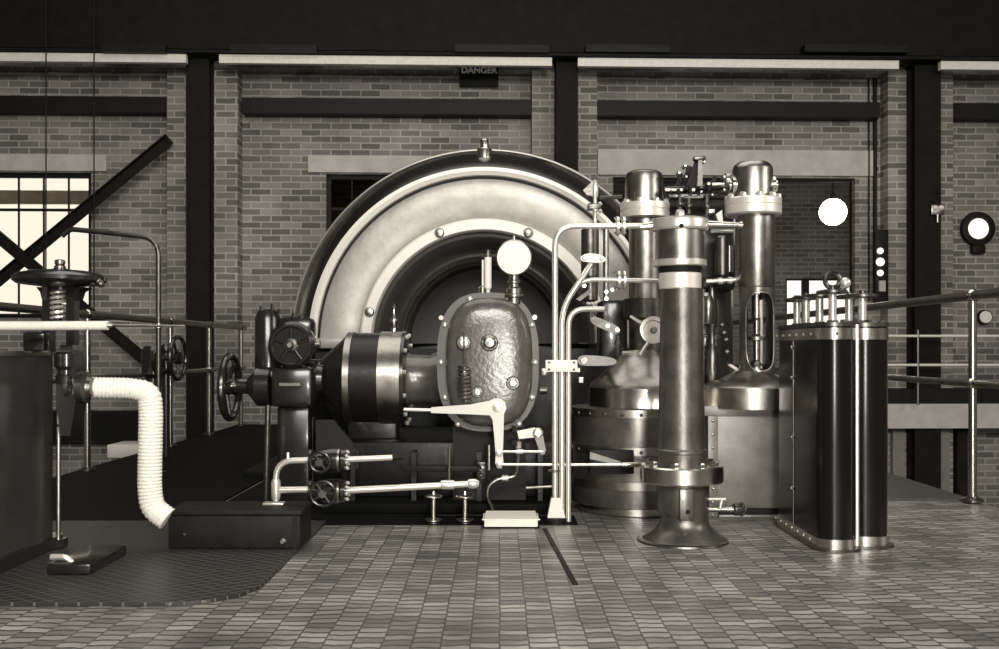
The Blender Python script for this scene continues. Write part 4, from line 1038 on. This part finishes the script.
# ------------------------------------------------------------------ left foreground pedestal
D = 3.62; s = D/F
r = thing('control_pedestal', 'tall dark upright casing with rounded corners at the left edge, below spring valve', 'pedestal', (-2.05, 3.7, .013))
pts = lobe(-2.30, -1.785, 3.36, 4.03, .045)
MB().prism(pts, lambda p: Vector((p[0], p[1], .05)), lambda p: Vector((p[0], p[1], W(0, 353, D).z))).to('shell', 'enamel_grey', r)
MB().prism(grow(pts, .012), lambda p: Vector((p[0], p[1], W(0, 356, D).z)), lambda p: Vector((p[0], p[1], W(0, 351, D).z))).to('top_lip', 'steel_dull', r)
MB().prism(grow(pts, .03), lambda p: Vector((p[0], p[1], .013)), lambda p: Vector((p[0], p[1], .06))).to('plinth', 'enamel', r)
MB().cyl((-1.755, 3.98, .03), (-1.755, 3.98, .79), 2.4*s, seg=14).to('side_tube', 'steel', r)
MB().ext(-1.80, -1.73, 3.95, 4.01, .014, .05).to('tube_foot', 'enamel', r)
for y in (424,): MB().torus((-1.755, 3.98, .5), (0, 0, 1), 2.6*s, .005, 18, 8).to('tube_clip', 'steel_black', r)
r2 = thing('foot_bracket', 'small bright footstep bracket at the base of the left pedestal', 'bracket', (W(62, 0, 3.45).x, 3.6, .013))
MB().tube([W(51, 557, 3.55), W(66, 557, 3.55), W(72, 562, 3.55), W(70, 570, 3.55)], .011, 10, .03).to('loop', 'bright', r2)
MB().pprism([(50, 563), (58, 563), (56, 575), (50, 580)], 3.54, 3.60).to('cheek', 'bright', r2)
MB().ext(W(46, 0, 3.5).x, W(90, 0, 3.5).x, 3.50, 3.85, .013, .05, bev=.008).to('shoe', 'enamel', r2)

# spring valve above it
D = 3.85; s = D/F
r = thing('spring_valve', 'black spring loaded valve with wide dished disc at upper left', 'valve', (W(58, 0, D).x, D, W(0, 400, D).z))
MB().lz(60, D, [(5, 268), (9, 269.5), (30, 271.5), (40, 274), (44, 277), (44, 281), (40, 284), (20, 286.5), (10, 288), (10, 290)], 64).to('dished_disc', 'enamel', r)
MB().lz(60, D, [(3, 259.5), (5, 260.5), (5, 264), (4, 265), (5.5, 266), (5.5, 269)], 16).to('top_nut', 'steel_dull', r)
for (x, y) in ((93, 283), (98, 281), (101, 284), (96, 279)): MB().sphere(W(x, y, D-.03), .014, 10).to('catch', 'steel_dark', r)
for sx, xo in ((-1, 46), (1, 70)):
    MB().pprism([(xo-4, 286), (xo+4, 286), (xo+4, 352), (xo-4, 352)], D-.02, D+.03).to('yoke_leg', 'enamel', r)
MB().pbox(42, 322, 74, 326, D-.05, D+.05).to('yoke_bridge', 'enamel', r)
MB().pprism([(36, 287), (42, 287), (42, 300), (40, 292)], D-.04, D+.04).to('yoke_fillet', 'enamel', r)
MB().pprism([(74, 287), (84, 287), (77, 291), (74, 300)], D-.04, D+.04).to('yoke_fillet', 'enamel', r)
MB().helix(W(58, 320, D), W(58, 290, D), 6.5*s, .007, 6).to('spring', 'bright', r)
MB().cyl(W(58, 322, D), W(58, 288, D), 3.4*s).to('spindle', 'enamel', r)
MB().pprism([(60, 345), (72, 345), (76, 360), (76, 400), (70, 436), (60, 436), (56, 400), (56, 360)], D-.04, D+.06).to('valve_neck', 'enamel', r)
MB().lathe(W(60, 387, D), X, [(6*s, 0), (8*s, 6*s), (14*s, 9*s), (14*s, 13*s), (9*s, 14*s), (9*s, 19*s), (16*s, 20*s), (16*s, 27*s), (11*s, 29*s), (9*s, 33*s)], 40).to('outlet_flange', 'steel_dark', r)
for k in range(8):
    t = 2*PI*k/8+.3
    MB().hexn(W(77, 387, D)+Vector((0, math.cos(t)*12*s, math.sin(t)*12*s)), (-1, 0, 0), .012, .016).to('nut', 'steel_dull', r)
MB().pbox(22, 332, 44, 351, D-.06, D+.05, bev=.01).to('side_box', 'enamel', r)
MB().lz(66, D-.02, [(9, 352), (11, 354), (11, 366), (8, 370), (8, 374), (10, 376), (9, 384)], 24).to('gland', 'enamel', r)
# white horizontal bar
D = 3.66
r = thing('operating_bar', 'pale thick horizontal bar passing in front of the spring valve yoke', 'bar', W(70, 332, D))
MB().cyl(W(-20, 326, D), W(108, 325.5, D), 4.6*D/F, seg=16).to('bar', 'rail_white', r)
MB().cyl(W(108, 325.5, D), W(113, 325.3, D), 2.6*D/F, 1.6*D/F, seg=16).cyl(W(113, 325.3, D), W(185, 326.3, D), 1.3*D/F, seg=10).to('tip', 'steel_dull', r)

# lagged pipe
D = 3.95; s = D/F
r = thing('lagged_pipe', 'thick white rope lagged pipe bending down to the dark wooden chest', 'pipe', W(150, 524, D))
def rr(t): return .040 if t < .16 else .040+min(.006, (t-.16)*.1)
a_ = [W(92, 387.5, D-.07), W(130, 388, D-.03), W(149, 392, D), W(151, 410, D), W(149.5, 488, D), W(152, 508, D), W(167.5, 519, D)]
MB().tube(a_, rr, 24, .06, ripple=.0018, pitch=.014).to('lagging', 'lagging', r)

# hand wheels and pipe standard further back at left
D = 7.2; s = D/F
r = thing('isolating_valve', 'dark bulky valve with small handwheel behind the lagged pipe, left of tall pipe', 'valve', (W(157, 0, D).x, D, .012))
wheel(r, W(160, 361, D), Vector((1, -.3, 0)), 12*s, .014, 4, 'enamel', .04)
MB().lz(153, D+.15, [(8, 346), (11, 350), (11, 374), (7, 378), (7, 456.8)], 24).to('body', 'enamel', r)
r = thing('isolating_valve', 'dark valve with tall narrow oval handwheel right of the tall bent pipe', 'valve', (W(178, 0, D).x, D, .012))
wheel(r, W(178, 358, D), Vector((1, -.06, 0)), 21*s, .015, 5, 'enamel', .045)
MB().cyl(W(178, 358, D), W(166, 358, D+.05), .02).to('spindle', 'steel_dull', r)
MB().lz(166, D+.1, [(3, 344), (7, 348), (7, 370), (4, 374), (4, 456.6)], 20).to('body', 'enamel', r)
D = 6.4
r = thing('swan_neck_pipe', 'tall thin pipe rising at left and bending over towards the window', 'pipe', (W(158.5, 0, D).x, D, .012))
b0 = W(158.5, 0, D)
MB().tube([(b0.x, D, .012), W(158.5, 238, D), W(70, 229, D+.0), W(62, 236, D)], .0165, 12, .12).to('pipe', 'steel_dark', r)
MB().lathe((b0.x, D, .012), (0, 0, 1), [(.05, 0), (.05, .012), (.022, .02)], 20).to('foot_flange', 'steel_dark', r)
MB().lathe(W(158.5, 328, D), (0, 0, 1), [(.024, 0), (.024, .03)], 14).to('coupling', 'steel', r)
# hanging wires near left window
for x, lab in ((46, 'left of two thin dark cords hanging in front of the left window'), (94, 'right of two thin dark cords hanging beside the left window')):
    p = W(x, 0, 10.6); m = MB(); m.cyl((p.x, 10.6, W(0, 320, 10.6).z), (p.x, 10.6, ZT), .007, seg=6)
    tag(m.to('hanging_cord', 'steel_black', loc=(p.x, 10.6, W(0, 320, 10.6).z)), lab, 'cord')

for base, ph in (('riser_pipe', 'three bright riser pipes left of the column'), ('steam_chest', 'twin capped steam chests'), ('oil_cup', 'small capped spindles before the machine bed'),
                 ('isolating_valve', 'handwheel valves by the left guard rail'), ('diagonal_brace', 'steel cross braces of the left bay'), ('hanging_cord', 'cords by the left window'), ('guard_rail', 'floor edge guard rails')):
    for o in list(col.objects):
        if o.parent is None and o.name.split('.')[0] == base: o['group'] = ph
# ------------------------------------------------------------------ lights
def area(name, loc, target, sx, sy, power, colr=(1, .98, .92)):
    l = bpy.data.lights.new(name, 'AREA'); l.shape = 'RECTANGLE'; l.size = sx; l.size_y = sy; l.energy = power; l.color = colr
    o = bpy.data.objects.new(name, l); col.objects.link(o); o.location = loc
    o.rotation_euler = (Vector(target)-Vector(loc)).to_track_quat('-Z', 'Y').to_euler(); return o
area('photographer_lamp', (.60, -.25, .70), (.45, 6, 1.0), .45, .45, 75)
area('clerestory_light', (.8, -5.5, 4.6), (0, 8, 1.2), 6.0, 2.2, 800)
area('roof_light', (0, 5.5, 6.0), (0, 5.6, 0), 7, 5, 200)
area('right_side_light', (7.2, 2.0, 3.6), (0, 6, .8), 3.0, 2.2, 150)  # area light from the right, aimed at the machinery
area('far_room_light', (4.6, 14.2, 1.9), (4.8, 16.4, .9), 1.2, .5, 9)
l = bpy.data.lights.new('globe_light', 'POINT'); l.energy = 14; l.shadow_soft_size = .18; l.color = (1, .96, .88)
o = bpy.data.objects.new('globe_light', l); col.objects.link(o); o.location = lp+Vector((0, -.32, 0))

w = bpy.data.worlds.new('world'); bpy.context.scene.world = w; w.use_nodes = True
w.node_tree.nodes['Background'].inputs[0].default_value = (1, .96, .88, 1); w.node_tree.nodes['Background'].inputs[1].default_value = 1.0

cam = bpy.data.cameras.new('camera'); cam.sensor_width = 36; cam.lens = 36*F/999; cam.shift_y = (HZ-324.5)/999; cam.clip_start = .05; cam.clip_end = 200
co = bpy.data.objects.new('camera', cam); col.objects.link(co); co.location = (0, 0, CH); co.rotation_euler = (PI/2, 0, 0)
sc = bpy.context.scene; sc.camera = co
sc.view_settings.view_transform = 'Standard'; sc.view_settings.look = 'None'; sc.view_settings.gamma = 1; sc.view_settings.exposure = 0.22
